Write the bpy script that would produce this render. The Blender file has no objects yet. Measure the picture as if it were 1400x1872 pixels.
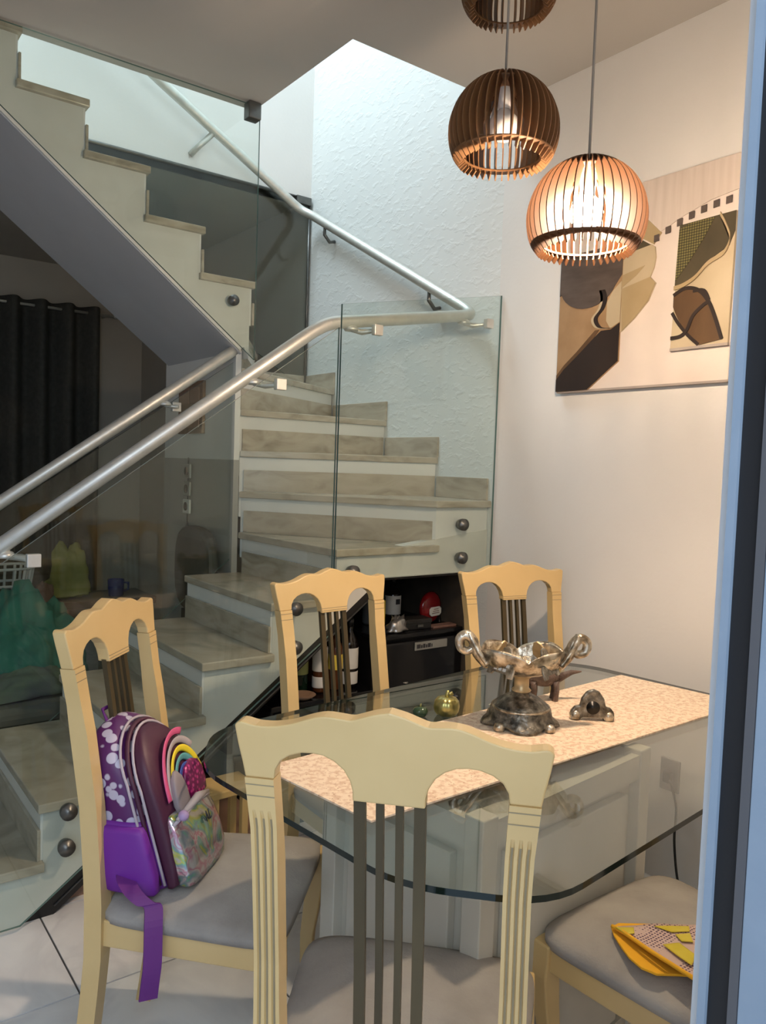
import bpy, bmesh, math, random
from mathutils import Vector, Matrix, noise
R = math.radians
random.seed(7)
scene = bpy.context.scene
COL = scene.collection

# ------------------------------------------------------------------ camera, world, lights, exposure
H = 1.468
def make_camera():
    yaw, pitch, roll, f = R(52.99), R(3.32), R(1.96), 1436.0
    fw = Vector((math.cos(yaw), math.sin(yaw), 0)); rt = Vector((math.sin(yaw), -math.cos(yaw), 0)); up = Vector((0, 0, 1))
    f2 = fw * math.cos(pitch) - up * math.sin(pitch); u2 = up * math.cos(pitch) + fw * math.sin(pitch)
    r3 = rt * math.cos(roll) + u2 * math.sin(roll); u3 = u2 * math.cos(roll) - rt * math.sin(roll)
    cd = bpy.data.cameras.new('camera'); cd.sensor_fit = 'HORIZONTAL'; cd.sensor_width = 36.0
    cd.lens = 36.0 * f / 1400.0; cd.clip_start = 0.02
    co = bpy.data.objects.new('camera', cd); COL.objects.link(co)
    m = Matrix((r3, u3, -f2)).transposed().to_4x4(); m.translation = Vector((0, 0, H))
    co.matrix_world = m; scene.camera = co
make_camera()

world = bpy.data.worlds.new('world'); scene.world = world; world.use_nodes = True
bg = world.node_tree.nodes['Background']; bg.inputs[0].default_value = (0.62, 0.78, 1.0, 1); bg.inputs[1].default_value = 0.8

def area(name, loc, rot, sx, sy, power, color):
    d = bpy.data.lights.new(name, 'AREA'); d.shape = 'RECTANGLE'; d.size = sx; d.size_y = sy; d.energy = power; d.color = color
    o = bpy.data.objects.new(name, d); COL.objects.link(o); o.location = loc; o.rotation_euler = rot; return o
# daylight entering by the open terrace door behind the camera, and by the skylight over the stairs
area('door_daylight', (-0.55, -0.45, 2.15), (R(58), 0, 0), 2.0, 1.3, 31, (0.80, 0.90, 1.0))
area('stair_skylight', (1.35, 3.70, 5.45), (R(-14), R(-10), 0), 1.7, 0.75, 105, (0.74, 0.90, 1.0))

vs = scene.view_settings; vs.view_transform = 'Standard'; vs.look = 'None'; vs.gamma = 1.0; vs.use_curve_mapping = False
vs.exposure = 0.22
scene.cycles.use_denoising = True
scene.cycles.max_bounces = 8; scene.cycles.transparent_max_bounces = 24; scene.cycles.sample_clamp_indirect = 4.0

# ------------------------------------------------------------------ materials
MATS = {}
def nd(nt, t, **kw):
    n = nt.nodes.new(t)
    for k, v in kw.items():
        if k in n.inputs: n.inputs[k].default_value = v
        else: setattr(n, k, v)
    return n
def base(name, color=(.8, .8, .8), rough=.5, metal=0., spec=.5, **kw):
    m = bpy.data.materials.new(name); m.use_nodes = True; nt = m.node_tree
    b = nt.nodes['Principled BSDF']; b.inputs['Base Color'].default_value = (*color, 1); b.inputs['Roughness'].default_value = rough
    b.inputs['Metallic'].default_value = metal; b.inputs['Specular IOR Level'].default_value = spec
    for k, v in kw.items(): b.inputs[k].default_value = v
    MATS[name] = m; return m, nt, b
def ramp(nt, stops):
    r = nt.nodes.new('ShaderNodeValToRGB'); el = r.color_ramp.elements
    while len(el) < len(stops): el.new(0.5)
    for e, (p, c) in zip(el, stops): e.position = p; e.color = (*c, 1)
    return r
def noise_mat(name, stops, scale=8, detail=5, rough=.5, metal=0., bump=0., bscale=None, stretch=(1, 1, 1), dist=0., spec=.5):
    m, nt, b = base(name, stops[0][1], rough, metal, spec)
    tc = nd(nt, 'ShaderNodeTexCoord'); mp = nd(nt, 'ShaderNodeMapping'); mp.inputs['Scale'].default_value = stretch
    nt.links.new(tc.outputs['Object'], mp.inputs[0])
    n = nd(nt, 'ShaderNodeTexNoise', Scale=scale, Detail=detail, Distortion=dist); nt.links.new(mp.outputs[0], n.inputs['Vector'])
    r = ramp(nt, stops); nt.links.new(n.outputs['Fac'], r.inputs[0]); nt.links.new(r.outputs[0], b.inputs['Base Color'])
    if bump:
        n2 = nd(nt, 'ShaderNodeTexNoise', Scale=bscale or scale * 4, Detail=4.0); nt.links.new(mp.outputs[0], n2.inputs['Vector'])
        bp = nd(nt, 'ShaderNodeBump', Strength=bump, Distance=0.01); nt.links.new(n2.outputs['Fac'], bp.inputs['Height']); nt.links.new(bp.outputs[0], b.inputs['Normal'])
    return m
def glass_mat(name, tint, refl=1.0, ior=1.45):
    m = bpy.data.materials.new(name); m.use_nodes = True; nt = m.node_tree; nt.nodes.clear()
    o = nd(nt, 'ShaderNodeOutputMaterial'); t = nd(nt, 'ShaderNodeBsdfTransparent'); t.inputs[0].default_value = (*tint, 1)
    g = nd(nt, 'ShaderNodeBsdfGlossy'); g.inputs['Roughness'].default_value = 0.0; g.inputs[0].default_value = (refl, refl, refl, 1)
    fr = nd(nt, 'ShaderNodeFresnel', IOR=ior); ge = nd(nt, 'ShaderNodeNewGeometry')
    io = nd(nt, 'ShaderNodeMapRange'); io.inputs['To Min'].default_value = ior; io.inputs['To Max'].default_value = 1 / ior   # a thin sheet: same reflectance from both sides
    nt.links.new(ge.outputs['Backfacing'], io.inputs[0]); nt.links.new(io.outputs[0], fr.inputs[0]); mx = nd(nt, 'ShaderNodeMixShader')
    nt.links.new(fr.outputs[0], mx.inputs[0]); nt.links.new(t.outputs[0], mx.inputs[1]); nt.links.new(g.outputs[0], mx.inputs[2]); nt.links.new(mx.outputs[0], o.inputs[0])
    MATS[name] = m; return m
def emis(name, color, s):
    m = bpy.data.materials.new(name); m.use_nodes = True; nt = m.node_tree; nt.nodes.clear()
    o = nd(nt, 'ShaderNodeOutputMaterial'); e = nd(nt, 'ShaderNodeEmission', Strength=s); e.inputs[0].default_value = (*color, 1)
    nt.links.new(e.outputs[0], o.inputs[0]); MATS[name] = m; return m

noise_mat('wall', [(.3, (.74, .725, .70)), (.7, (.78, .765, .74))], scale=2, rough=.75, bump=.05, bscale=60)
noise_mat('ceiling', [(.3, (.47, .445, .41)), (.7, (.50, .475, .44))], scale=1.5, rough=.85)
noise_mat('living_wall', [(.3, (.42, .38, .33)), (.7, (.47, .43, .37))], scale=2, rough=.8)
noise_mat('dado', [(.3, (.34, .33, .30)), (.7, (.37, .36, .33))], scale=2, rough=.7)
def textured_wall():
    m, nt, b = base('rough_wall', (.74, .76, .74), .7)
    tc = nd(nt, 'ShaderNodeTexCoord'); mp = nd(nt, 'ShaderNodeMapping'); mp.inputs['Scale'].default_value = (1, .55, 1)
    nt.links.new(tc.outputs['Object'], mp.inputs[0])
    n = nd(nt, 'ShaderNodeTexNoise', Scale=45.0, Detail=5.0, Distortion=1.0); v = nd(nt, 'ShaderNodeTexVoronoi', Scale=36.0)
    v.feature = 'SMOOTH_F1'
    for k in (n, v): nt.links.new(mp.outputs[0], k.inputs['Vector'])
    mm = nd(nt, 'ShaderNodeMath', operation='MULTIPLY'); nt.links.new(n.outputs['Fac'], mm.inputs[0]); nt.links.new(v.outputs['Distance'], mm.inputs[1])
    r = ramp(nt, [(.22, (0, 0, 0)), (.40, (1, 1, 1))]); nt.links.new(mm.outputs[0], r.inputs[0])
    bp = nd(nt, 'ShaderNodeBump', Strength=.30, Distance=0.006); nt.links.new(r.outputs[0], bp.inputs['Height']); nt.links.new(bp.outputs[0], b.inputs['Normal'])
textured_wall()
noise_mat('white_paint', [(.3, (.74, .73, .69)), (.7, (.80, .79, .75))], scale=5, rough=.5)
noise_mat('stringer_paint', [(.3, (.64, .63, .57)), (.7, (.71, .70, .64))], scale=7, rough=.6)
noise_mat('pedestal_paint', [(.3, (.54, .51, .43)), (.7, (.60, .57, .49))], scale=5, rough=.5)
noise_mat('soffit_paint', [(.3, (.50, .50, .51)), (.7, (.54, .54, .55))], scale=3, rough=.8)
noise_mat('marble', [(.25, (.30, .26, .20)), (.5, (.47, .41, .32)), (.75, (.56, .50, .41))], scale=6, detail=8, rough=.22, stretch=(1, .7, 2.5), dist=1.2)
noise_mat('tile', [(.40, (.80, .79, .78)), (.5, (.70, .69, .69)), (.56, (.81, .80, .79))], scale=1.6, detail=8, rough=.12, dist=2.0)
base('grout', (.09, .085, .08), .9)
noise_mat('cream', [(.3, (.60, .42, .185)), (.7, (.65, .465, .215))], scale=6, rough=.32)
noise_mat('groove', [(.3, (.25, .20, .12)), (.7, (.30, .24, .14))], scale=20, rough=.6)
noise_mat('bronze', [(.3, (.050, .036, .016)), (.7, (.09, .066, .030))], scale=12, rough=.4, metal=.3, stretch=(1, 1, .1))
noise_mat('suede', [(.3, (.27, .245, .22)), (.55, (.36, .33, .30)), (.75, (.41, .38, .34))], scale=7, detail=6, rough=.95, bump=.15, bscale=140)
glass_mat('clear_glass', (.93, .96, .945), .8)
glass_mat('table_glass', (.86, .885, .865), .95, 1.62)
base('glass_edge', (.006, .014, .011), .08)
base('pane_edge', (.10, .17, .15), .1)
def speckle(name, c0, c1, c2, scale):
    m, nt, b = base(name, c0, .9); tc = nd(nt, 'ShaderNodeTexCoord')
    n = nd(nt, 'ShaderNodeTexNoise', Scale=scale, Detail=3.0); v = nd(nt, 'ShaderNodeTexVoronoi', Scale=scale * 1.3)
    for k in (n, v): nt.links.new(tc.outputs['Object'], k.inputs['Vector'])
    r = ramp(nt, [(.40, c1), (.55, c0)]); nt.links.new(n.outputs['Fac'], r.inputs[0])
    r2 = ramp(nt, [(.10, (1, 1, 1)), (.20, (0, 0, 0))]); nt.links.new(v.outputs['Distance'], r2.inputs[0])
    mx = nd(nt, 'ShaderNodeMix', data_type='RGBA'); nt.links.new(r2.outputs[0], mx.inputs[0]); nt.links.new(r.outputs[0], mx.inputs[6]); mx.inputs[7].default_value = (*c2, 1)
    nt.links.new(mx.outputs[2], b.inputs['Base Color'])
    bp = nd(nt, 'ShaderNodeBump', Strength=.4, Distance=.003); nt.links.new(n.outputs['Fac'], bp.inputs['Height']); nt.links.new(bp.outputs[0], b.inputs['Normal'])
speckle('runner', (.80, .66, .50), (.66, .48, .34), (.42, .27, .17), 70)
noise_mat('steel', [(.3, (.60, .60, .56)), (.7, (.68, .68, .64))], scale=30, rough=.42, metal=.65)
noise_mat('dark_steel', [(.3, (.12, .12, .115)), (.7, (.17, .17, .16))], scale=20, rough=.35, metal=.8)
noise_mat('ply', [(.3, (.16, .075, .030)), (.7, (.24, .12, .05))], scale=9, rough=.5, stretch=(1, 1, .2))
noise_mat('ply_lit_lamp', [(.3, (.088, .034, .011)), (.7, (.125, .052, .018))], scale=9, rough=.5, stretch=(1, 1, .2))  # same wood as the unlit lamps, darkened to offset the bulb's glare
emis('bulb_lit', (1.0, .75, .53), 880)
base('bulb_off', (.85, .83, .80), .2)
base('socket', (.80, .78, .75), .4)
base('cord', (.30, .28, .26), .6)
noise_mat('antique', [(.35, (.16, .13, .09)), (.5, (.48, .41, .31)), (.65, (.78, .72, .60))], scale=38, detail=6, rough=.28, metal=.85, bump=.5, bscale=55)
noise_mat('antique_dark', [(.35, (.06, .055, .045)), (.55, (.24, .22, .18)), (.7, (.48, .45, .38))], scale=45, detail=6, rough=.35, metal=.7, bump=.6, bscale=60)
noise_mat('antique_tan', [(.35, (.46, .34, .18)), (.65, (.62, .47, .26))], scale=30, rough=.35, metal=.4)
noise_mat('brown_figure', [(.3, (.07, .045, .035)), (.7, (.17, .12, .10))], scale=40, rough=.4, bump=.4)
noise_mat('gold', [(.35, (.33, .30, .10)), (.65, (.55, .50, .22))], scale=18, rough=.28, metal=.85)
base('green_glass', (.03, .06, .03), .08)
base('black', (.008, .008, .008), .35)
base('black_gloss', (.006, .006, .007), .12)
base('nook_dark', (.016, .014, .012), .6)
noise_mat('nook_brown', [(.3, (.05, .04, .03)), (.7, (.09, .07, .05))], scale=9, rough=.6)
noise_mat('nook_wood', [(.3, (.26, .15, .10)), (.7, (.36, .23, .16))], scale=6, rough=.5, stretch=(.3, 1, 3))
noise_mat('curtain', [(.3, (.060, .057, .048)), (.7, (.080, .076, .064))], scale=30, rough=.9)
noise_mat('brown_wood', [(.3, (.20, .12, .075)), (.7, (.30, .19, .12))], scale=8, rough=.5, stretch=(1, 4, .5))
noise_mat('pale_wood', [(.3, (.50, .35, .13)), (.7, (.60, .43, .18))], scale=8, rough=.5, stretch=(1, 1, .2))
noise_mat('green_cloth', [(.3, (.03, .16, .12)), (.7, (.05, .24, .18))], scale=9, rough=.9)
noise_mat('grey_cloth', [(.3, (.10, .12, .12)), (.5, (.16, .20, .14)), (.7, (.10, .10, .12))], scale=4, rough=.9)
noise_mat('olive_cloth', [(.3, (.16, .16, .03)), (.7, (.30, .28, .07))], scale=7, rough=.9)
noise_mat('rust_cloth', [(.3, (.14, .07, .05)), (.7, (.22, .12, .09))], scale=7, rough=.9)
noise_mat('sofa_cloth', [(.3, (.14, .13, .12)), (.7, (.18, .17, .155))], scale=12, rough=.95)
noise_mat('chair_black', [(.3, (.035, .035, .032)), (.7, (.055, .055, .05))], scale=20, rough=.6)
base('basket_white', (.55, .56, .56), .5)
base('blue_mug', (.015, .03, .16), .25)
base('label_white', (.70, .69, .64), .6); base('label_yellow', (.72, .55, .06), .6); base('label_green', (.30, .34, .12), .6); base('ink', (.03, .03, .035), .6)
base('bottle_green', (.008, .022, .012), .08); base('bottle_dark', (.010, .007, .006), .08); base('bottle_amber', (.09, .03, .010), .1); base('bottle_red', (.22, .008, .010), .08)
base('bottle_clear', (.22, .23, .22), .08); base('foil', (.45, .44, .42), .3, .8)
noise_mat('plate_metal', [(.3, (.30, .30, .27)), (.7, (.38, .38, .34))], scale=10, rough=.4, metal=.4)
# backpack cloths
def dotted(name, c0, c1, scale, lo, hi, rough=.6, rnd=.8):
    m, nt, b = base(name, c0, rough); tc = nd(nt, 'ShaderNodeTexCoord')
    v = nd(nt, 'ShaderNodeTexVoronoi', Scale=scale, Randomness=rnd); nt.links.new(tc.outputs['Object'], v.inputs['Vector'])
    r = ramp(nt, [(lo, c1), (hi, c0)]); nt.links.new(v.outputs['Distance'], r.inputs[0]); nt.links.new(r.outputs[0], b.inputs['Base Color'])
dotted('bag_print', (.085, .012, .10), (.48, .44, .54), 34, .40, .45, .45)
dotted('bag_sequin', (.15, .006, .07), (.55, .04, .22), 90, .2, .5, .25)
base('bag_dark', (.055, .008, .03), .5)
base('bag_violet', (.145, .015, .27), .55); base('bag_strap', (.115, .015, .17), .6)
def holo():
    m, nt, b = base('holo', (.6, .6, .6), .18, .75); tc = nd(nt, 'ShaderNodeTexCoord')
    n = nd(nt, 'ShaderNodeTexNoise', Scale=9.0, Detail=2.0, Distortion=2.5); nt.links.new(tc.outputs['Object'], n.inputs['Vector'])
    r = ramp(nt, [(.36, (.55, .53, .52)), (.42, (.50, .22, .30)), (.46, (.56, .53, .52)), (.53, (.30, .36, .42)), (.58, (.22, .46, .36)), (.62, (.52, .54, .12)), (.68, (.55, .53, .50))])
    nt.links.new(n.outputs['Fac'], r.inputs[0]); nt.links.new(r.outputs[0], b.inputs['Base Color'])
    n2 = nd(nt, 'ShaderNodeTexNoise', Scale=16.0, Detail=2.0); nt.links.new(tc.outputs['Object'], n2.inputs['Vector'])
    bp = nd(nt, 'ShaderNodeBump', Strength=.5, Distance=.01); nt.links.new(n2.outputs['Fac'], bp.inputs['Height']); nt.links.new(bp.outputs[0], b.inputs['Normal'])
holo()
for n_, c_ in dict(rb_pink=(.62, .09, .22), rb_grey=(.42, .36, .36), rb_yellow=(.80, .62, .03), rb_teal=(.10, .32, .33), rb_blue=(.04, .08, .34), zip_grey=(.44, .38, .42), gem=(.25, .21, .22), lilac=(.40, .28, .48)).items(): base(n_, c_, .5)
# cloth with print
dotted('dish_print', (.62, .45, .40), (.10, .05, .09), 130, .28, .36, .9, .2)
base('dish_yellow', (.88, .44, .02), .9); noise_mat('dish_lime', [(.3, (.62, .48, .03)), (.7, (.72, .60, .10))], scale=14, rough=.9)
# painting
noise_mat('canvas', [(.3, (.68, .60, .54)), (.7, (.74, .66, .60))], scale=6, rough=.8)
noise_mat('canvas_grain', [(.3, (.56, .48, .42)), (.7, (.64, .56, .50))], scale=12, rough=.8, stretch=(1, 4, .3))
noise_mat('p_taupe', [(.3, (.070, .052, .044)), (.7, (.11, .085, .072))], scale=9, rough=.7, stretch=(1, 1, 4))
noise_mat('p_umber', [(.3, (.014, .007, .005)), (.7, (.022, .012, .008))], scale=6, rough=.6)
noise_mat('p_tan', [(.3, (.28, .17, .08)), (.7, (.44, .29, .16))], scale=5, rough=.7)
noise_mat('p_cream', [(.3, (.46, .38, .25)), (.7, (.54, .46, .32))], scale=5, rough=.7)
noise_mat('p_sand', [(.3, (.36, .27, .14)), (.7, (.44, .35, .21))], scale=5, rough=.7)
dotted('p_mesh', (.035, .03, .01), (.17, .15, .05), 110, .30, .50, .7, .0)
noise_mat('p_olive', [(.3, (.045, .036, .018)), (.7, (.075, .06, .03))], scale=6, rough=.7)
noise_mat('p_brown', [(.3, (.07, .036, .013)), (.7, (.14, .075, .03))], scale=7, rough=.6, stretch=(1, 1, .4))
noise_mat('p_edge_shade', [(.3, (.36, .31, .28)), (.7, (.40, .35, .31))], scale=6, rough=.8)  # greyer canvas tone that paints shade on the panel edges
noise_mat('alu_frame', [(.3, (.25, .32, .41)), (.7, (.28, .35, .44))], scale=20, rough=.5)
noise_mat('outside_paint', [(.3, (.70, .73, .76)), (.7, (.74, .77, .80))], scale=6, rough=.7)
base('rubber', (.01, .01, .012), .6); base('grey_rubber', (.10, .10, .11), .6)
base('plastic_grey', (.22, .21, .20), .5); base('plastic_white', (.75, .75, .72), .4)

# ------------------------------------------------------------------ helpers
def M(m): return MATS[m]
def finish(name, me, mat, parent=None, smooth=False, world=False):
    for mm in (mat if isinstance(mat, (list, tuple)) else [mat]): me.materials.append(M(mm))
    if smooth:
        for p in me.polygons: p.use_smooth = True
    o = bpy.data.objects.new(name, me); COL.objects.link(o)
    if parent is not None:
        o.parent = parent
        if world: o.matrix_parent_inverse = wmat(parent).inverted()
    return o
def wmat(o):
    m = Matrix.LocRotScale(o.location, o.rotation_euler, o.scale)
    return wmat(o.parent) @ o.matrix_parent_inverse @ m if o.parent else m
def mesh(name, v, f, mat, parent=None, smooth=False, world=False, fixn=True):
    me = bpy.data.meshes.new(name); me.from_pydata([tuple(p) for p in v], [], f)
    if fixn:
        bm = bmesh.new(); bm.from_mesh(me); bmesh.ops.recalc_face_normals(bm, faces=bm.faces); bm.to_mesh(me); bm.free()
    me.update(); return finish(name, me, mat, parent, smooth, world)
def bevel_obj(o, w, seg=2, ang=30):
    md = o.modifiers.new('bevel', 'BEVEL'); md.width = w; md.segments = seg; md.limit_method = 'ANGLE'; md.angle_limit = R(ang); return o
def box(name, x0, x1, y0, y1, z0, z1, mat, parent=None, bev=0, world=False):
    v = [(x, y, z) for x in (x0, x1) for y in (y0, y1) for z in (z0, z1)]
    f = [(0, 1, 3, 2), (4, 6, 7, 5), (0, 4, 5, 1), (2, 3, 7, 6), (0, 2, 6, 4), (1, 5, 7, 3)]
    o = mesh(name, v, f, mat, parent, False, world)
    if bev: bevel_obj(o, bev)
    return o
def prism(name, pts, a, b, axis, mat, parent=None, bev=0, world=False, smooth=False, edge_mat=None):
    n = len(pts)
    def P(p, t): return (p[0], p[1], t) if axis == 'z' else ((p[0], t, p[1]) if axis == 'y' else (t, p[0], p[1]))
    v = [P(p, a) for p in pts] + [P(p, b) for p in pts]
    f = [tuple(range(n)), tuple(range(2 * n - 1, n - 1, -1))] + [(i, (i + 1) % n, n + (i + 1) % n, n + i) for i in range(n)]
    o = mesh(name, v, f, [mat, edge_mat] if edge_mat else mat, parent, False, world)
    if edge_mat:
        for p in o.data.polygons:
            if len(p.vertices) == 4 and p.index >= 2: p.material_index = 1
    if bev: bevel_obj(o, bev)
    return o
def tube(name, pts, r, mat, parent=None, n=10, world=False, closed=False, flat=None):
    """round tube (or flattened strip when flat=(axis vector, ratio)) along pts; r may be a list"""
    pts = [Vector(p) for p in pts]; k = len(pts); rs = r if isinstance(r, (list, tuple)) else [r] * k
    v, f = [], []; prev = None
    for i, p in enumerate(pts):
        a = pts[(i - 1) % k] if (closed or i > 0) else p; b = pts[(i + 1) % k] if (closed or i < k - 1) else p
        t = (b - a).normalized()
        if prev is None:
            ref = Vector((0, 0, 1)) if abs(t.z) < .9 else Vector((1, 0, 0)); s = t.cross(ref).normalized()
        else: s = (prev - t * prev.dot(t)).normalized()
        prev = s; u = t.cross(s)
        if not closed and 0 < i < k - 1:
            c = (pts[i] - a).normalized().dot(t); sc = 1 / max(c, .5)
        else: sc = 1
        for j in range(n):
            an = 2 * math.pi * j / n; d = s * math.cos(an) + u * math.sin(an)
            if flat: fa = Vector(flat[0]); d = d - fa * d.dot(fa) * (1 - flat[1])
            v.append(p + d * rs[i] * (sc if not flat else 1))
    m = k if closed else k - 1
    for i in range(m):
        for j in range(n):
            a0 = i * n + j; a1 = i * n + (j + 1) % n; b0 = ((i + 1) % k) * n + j; b1 = ((i + 1) % k) * n + (j + 1) % n
            f.append((a0, a1, b1, b0))
    if not closed: f += [tuple(range(n)), tuple(range((k - 1) * n, k * n))]
    return mesh(name, v, f, mat, parent, True, world)
def lathe(name, prof, mat, parent=None, n=24, loc=(0, 0, 0), mod=None, smooth=True, world=False, sx=1, sy=1):
    v, f = [], []; k = len(prof)
    for i, (r, z) in enumerate(prof):
        for j in range(n):
            a = 2 * math.pi * j / n; rr, zz = (r, z) if mod is None else mod(r, z, a, i)
            v.append((loc[0] + sx * rr * math.cos(a), loc[1] + sy * rr * math.sin(a), loc[2] + zz))
    for i in range(k - 1):
        for j in range(n):
            f.append((i * n + j, i * n + (j + 1) % n, (i + 1) * n + (j + 1) % n, (i + 1) * n + j))
    closed = prof[0] == prof[-1]
    if prof[0][0] > 1e-6 and not closed: f.append(tuple(range(n)))
    if prof[-1][0] > 1e-6 and not closed: f.append(tuple(range((k - 1) * n, k * n)))
    o = mesh(name, v, f, mat, parent, smooth, world); return o
def thing(name, label, cat, loc=(0, 0, 0), rotz=0, group=None):
    o = bpy.data.objects.new(name, None); COL.objects.link(o); o.location = loc; o.rotation_euler = (0, 0, rotz); o.empty_display_size = .05
    return tag(o, label, cat, group)
def tag(o, label, cat, group=None):
    o['label'] = label; o['category'] = cat
    if group: o['group'] = group
    return o
def struct(o): o['kind'] = 'structure'; return o
def dup(root, loc, rotz, label, group=None):
    r = root.copy(); COL.objects.link(r); r.location = loc; r.rotation_euler = (0, 0, rotz); r['label'] = label
    if group: r['group'] = group
    for ch in list(root.children):
        c = ch.copy(); COL.objects.link(c); c.parent = r
        for g in list(ch.children):
            d = g.copy(); COL.objects.link(d); d.parent = c
    return r
def share(o, loc=None, rot=None, parent=None):
    c = o.copy(); COL.objects.link(c)
    if parent is not None: c.parent = parent
    if loc is not None: c.location = loc
    if rot is not None: c.rotation_euler = rot
    return c
def smoothpts(pts, n=6):
    """Catmull-Rom through 2D/3D points"""
    P = [Vector(p) for p in pts]; out = []
    for i in range(len(P) - 1):
        p0 = P[max(i - 1, 0)]; p1 = P[i]; p2 = P[i + 1]; p3 = P[min(i + 2, len(P) - 1)]
        for j in range(n):
            t = j / n; out.append(.5 * ((2 * p1) + (p2 - p0) * t + (2 * p0 - 5 * p1 + 4 * p2 - p3) * t * t + (3 * p1 - p0 - 3 * p2 + p3) * t ** 3))
    out.append(P[-1]); return [tuple(p) for p in out]

# ------------------------------------------------------------------ the setting
XR, Y0, Y1, YB, YF, XN, ZC = 2.513, 2.55, 3.32, 4.16, 7.0, 1.66, 3.06
XL = -2.2
fl = struct(box('floor', XL, XR, .30, YF, -.10, -.004, 'grout'))
T = .465; tile0 = None
for i in range(-7, 6):
    for j in range(-5, 12):
        x0, y0 = .62 + i * T, 2.125 + j * T
        a, b, c, d = max(x0 + .003, XL), min(x0 + T - .003, XR), max(y0 + .003, .30), min(y0 + T - .003, YF)
        if b - a < .02 or d - c < .02: continue
        full = abs(b - a - T + .006) < 1e-4 and abs(d - c - T + .006) < 1e-4
        if full:
            if tile0 is None: tile0 = box('tile', -T / 2 + .003, T / 2 - .003, -T / 2 + .003, T / 2 - .003, -.004, 0, 'tile', fl); o = tile0
            else: o = share(tile0, parent=fl)
            o.location = (x0 + T / 2, y0 + T / 2, 0)
        else: box('tile', a, b, c, d, -.004, 0, 'tile', fl)
# ceilings (slab with the stair opening)
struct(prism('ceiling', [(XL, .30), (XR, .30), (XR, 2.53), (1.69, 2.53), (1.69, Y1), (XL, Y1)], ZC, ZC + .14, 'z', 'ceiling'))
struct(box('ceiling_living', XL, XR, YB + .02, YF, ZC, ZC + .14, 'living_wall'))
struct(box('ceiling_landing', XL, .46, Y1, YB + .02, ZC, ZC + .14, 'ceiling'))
struct(box('ceiling_upper', XL, XR, 2.2, YB + .15, 5.5, 5.6, 'ceiling'))
# walls
struct(box('wall_right', XR, XR + .15, .30, Y0 - .02, -.1, ZC + .14, 'wall'))
struct(box('wall_stairwell', XR, XR + .15, Y0 - .02, YB + .02, -.1, 5.5, 'rough_wall'))
struct(box('wall_right_living', XR, XR + .15, YB + .02, YF, -.1, ZC + .14, 'living_wall'))
struct(box('wall_far', XL, XR + .15, YF, YF + .15, -.1, ZC + .14, 'living_wall'))
struct(box('wall_left', XL - .15, XL, .30, YF + .15, -.1, 5.5, 'wall'))
struct(box('wall_back', XL, XR, YB, YB + .15, ZC, 5.5, 'wall'))
struct(box('wall_upper', XL, XR + .15, 2.2, 2.34, ZC + .14, 5.5, 'wall'))
ws = struct(box('wall_under_stair', XN - .03, XN - .002, Y1, YB, 1.475, 2.0, 'white_paint'))
ws2 = struct(box('wall_under_stair_lower', XN - .03, XN - .002, Y1, YB, 0, 1.475, 'dado'))
# front wall with the terrace door the camera looks through
struct(prism('wall_front', [(.735, 0), (XR, 0), (XR, ZC), (XL, ZC), (XL, 0), (-1.6, 0), (-1.6, 2.35), (.735, 2.35)], .30, .42, 'y', 'outside_paint'))
dr = thing('door_1', '', ''); del dr['label']; del dr['category']; struct(dr); dr.location = (.66, .35, 0)
box('frame_edge', .700, .7045, .386, .394, 0, 2.35, 'alu_frame', dr, 0, True)
box('seal', .7045, .735, .366, .392, 0, 2.35, 'rubber', dr, 0, True)
box('brush_strip', .700, .735, .355, .364, 0, 2.35, 'grey_rubber', dr, 0, True)
box('door_jamb', .700, .760, .300, .3545, 0, 2.35, 'alu_frame', dr, .001, True)
box('frame_head', -1.6, .700, .348, .415, 2.28, 2.35, 'alu_frame', dr, 0, True)
box('door_jamb', -1.66, -1.6, .325, .46, 0, 2.35, 'alu_frame', dr, .003, True)

# ------------------------------------------------------------------ staircase
st = thing('staircase', 'marble U-shaped staircase with white risers turning beside the textured wall', 'staircase', (.4, 2.93, 0))
rise = .19
def zt(k): return rise * k if k <= 11 else 2.09 + .195 * (k - 11)
TH = .03; KICK = .100
nose1 = {k: .337 + .267 * (k - 1) for k in range(1, 6)}
nose1[6] = 1.685
# flight one
side = [(nose1[1] + .02, 0)]
for k in range(1, 6):
    side += [(nose1[k] + .02, zt(k) - TH), (nose1[k + 1] + .02, zt(k) - TH)]
low = lambda x: .742 * (x - .56)
side += [(nose1[6] + .02, low(nose1[6] + .02)), (.56, 0)]
prism('stair_body', side, Y0, Y1, 'y', 'stringer_paint', st, 0, True)
for k in range(1, 6):
    bx0, bx1 = nose1[k], nose1[k + 1] + .02
    box('tread', bx0, bx1, Y0 - .025, Y1 + .01, zt(k) - TH, zt(k), 'marble', st, .004, True)
    box('riser', nose1[k] + .012, nose1[k] + .02, Y0 + .002, Y1, zt(k) - rise, zt(k) - TH, 'white_paint', st, 0, True)
    box('kick_strip', nose1[k] + .002, nose1[k] + .012, Y0 - .004, Y1, zt(k) - rise, zt(k) - rise + KICK, 'marble', st, .002, True)
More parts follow.
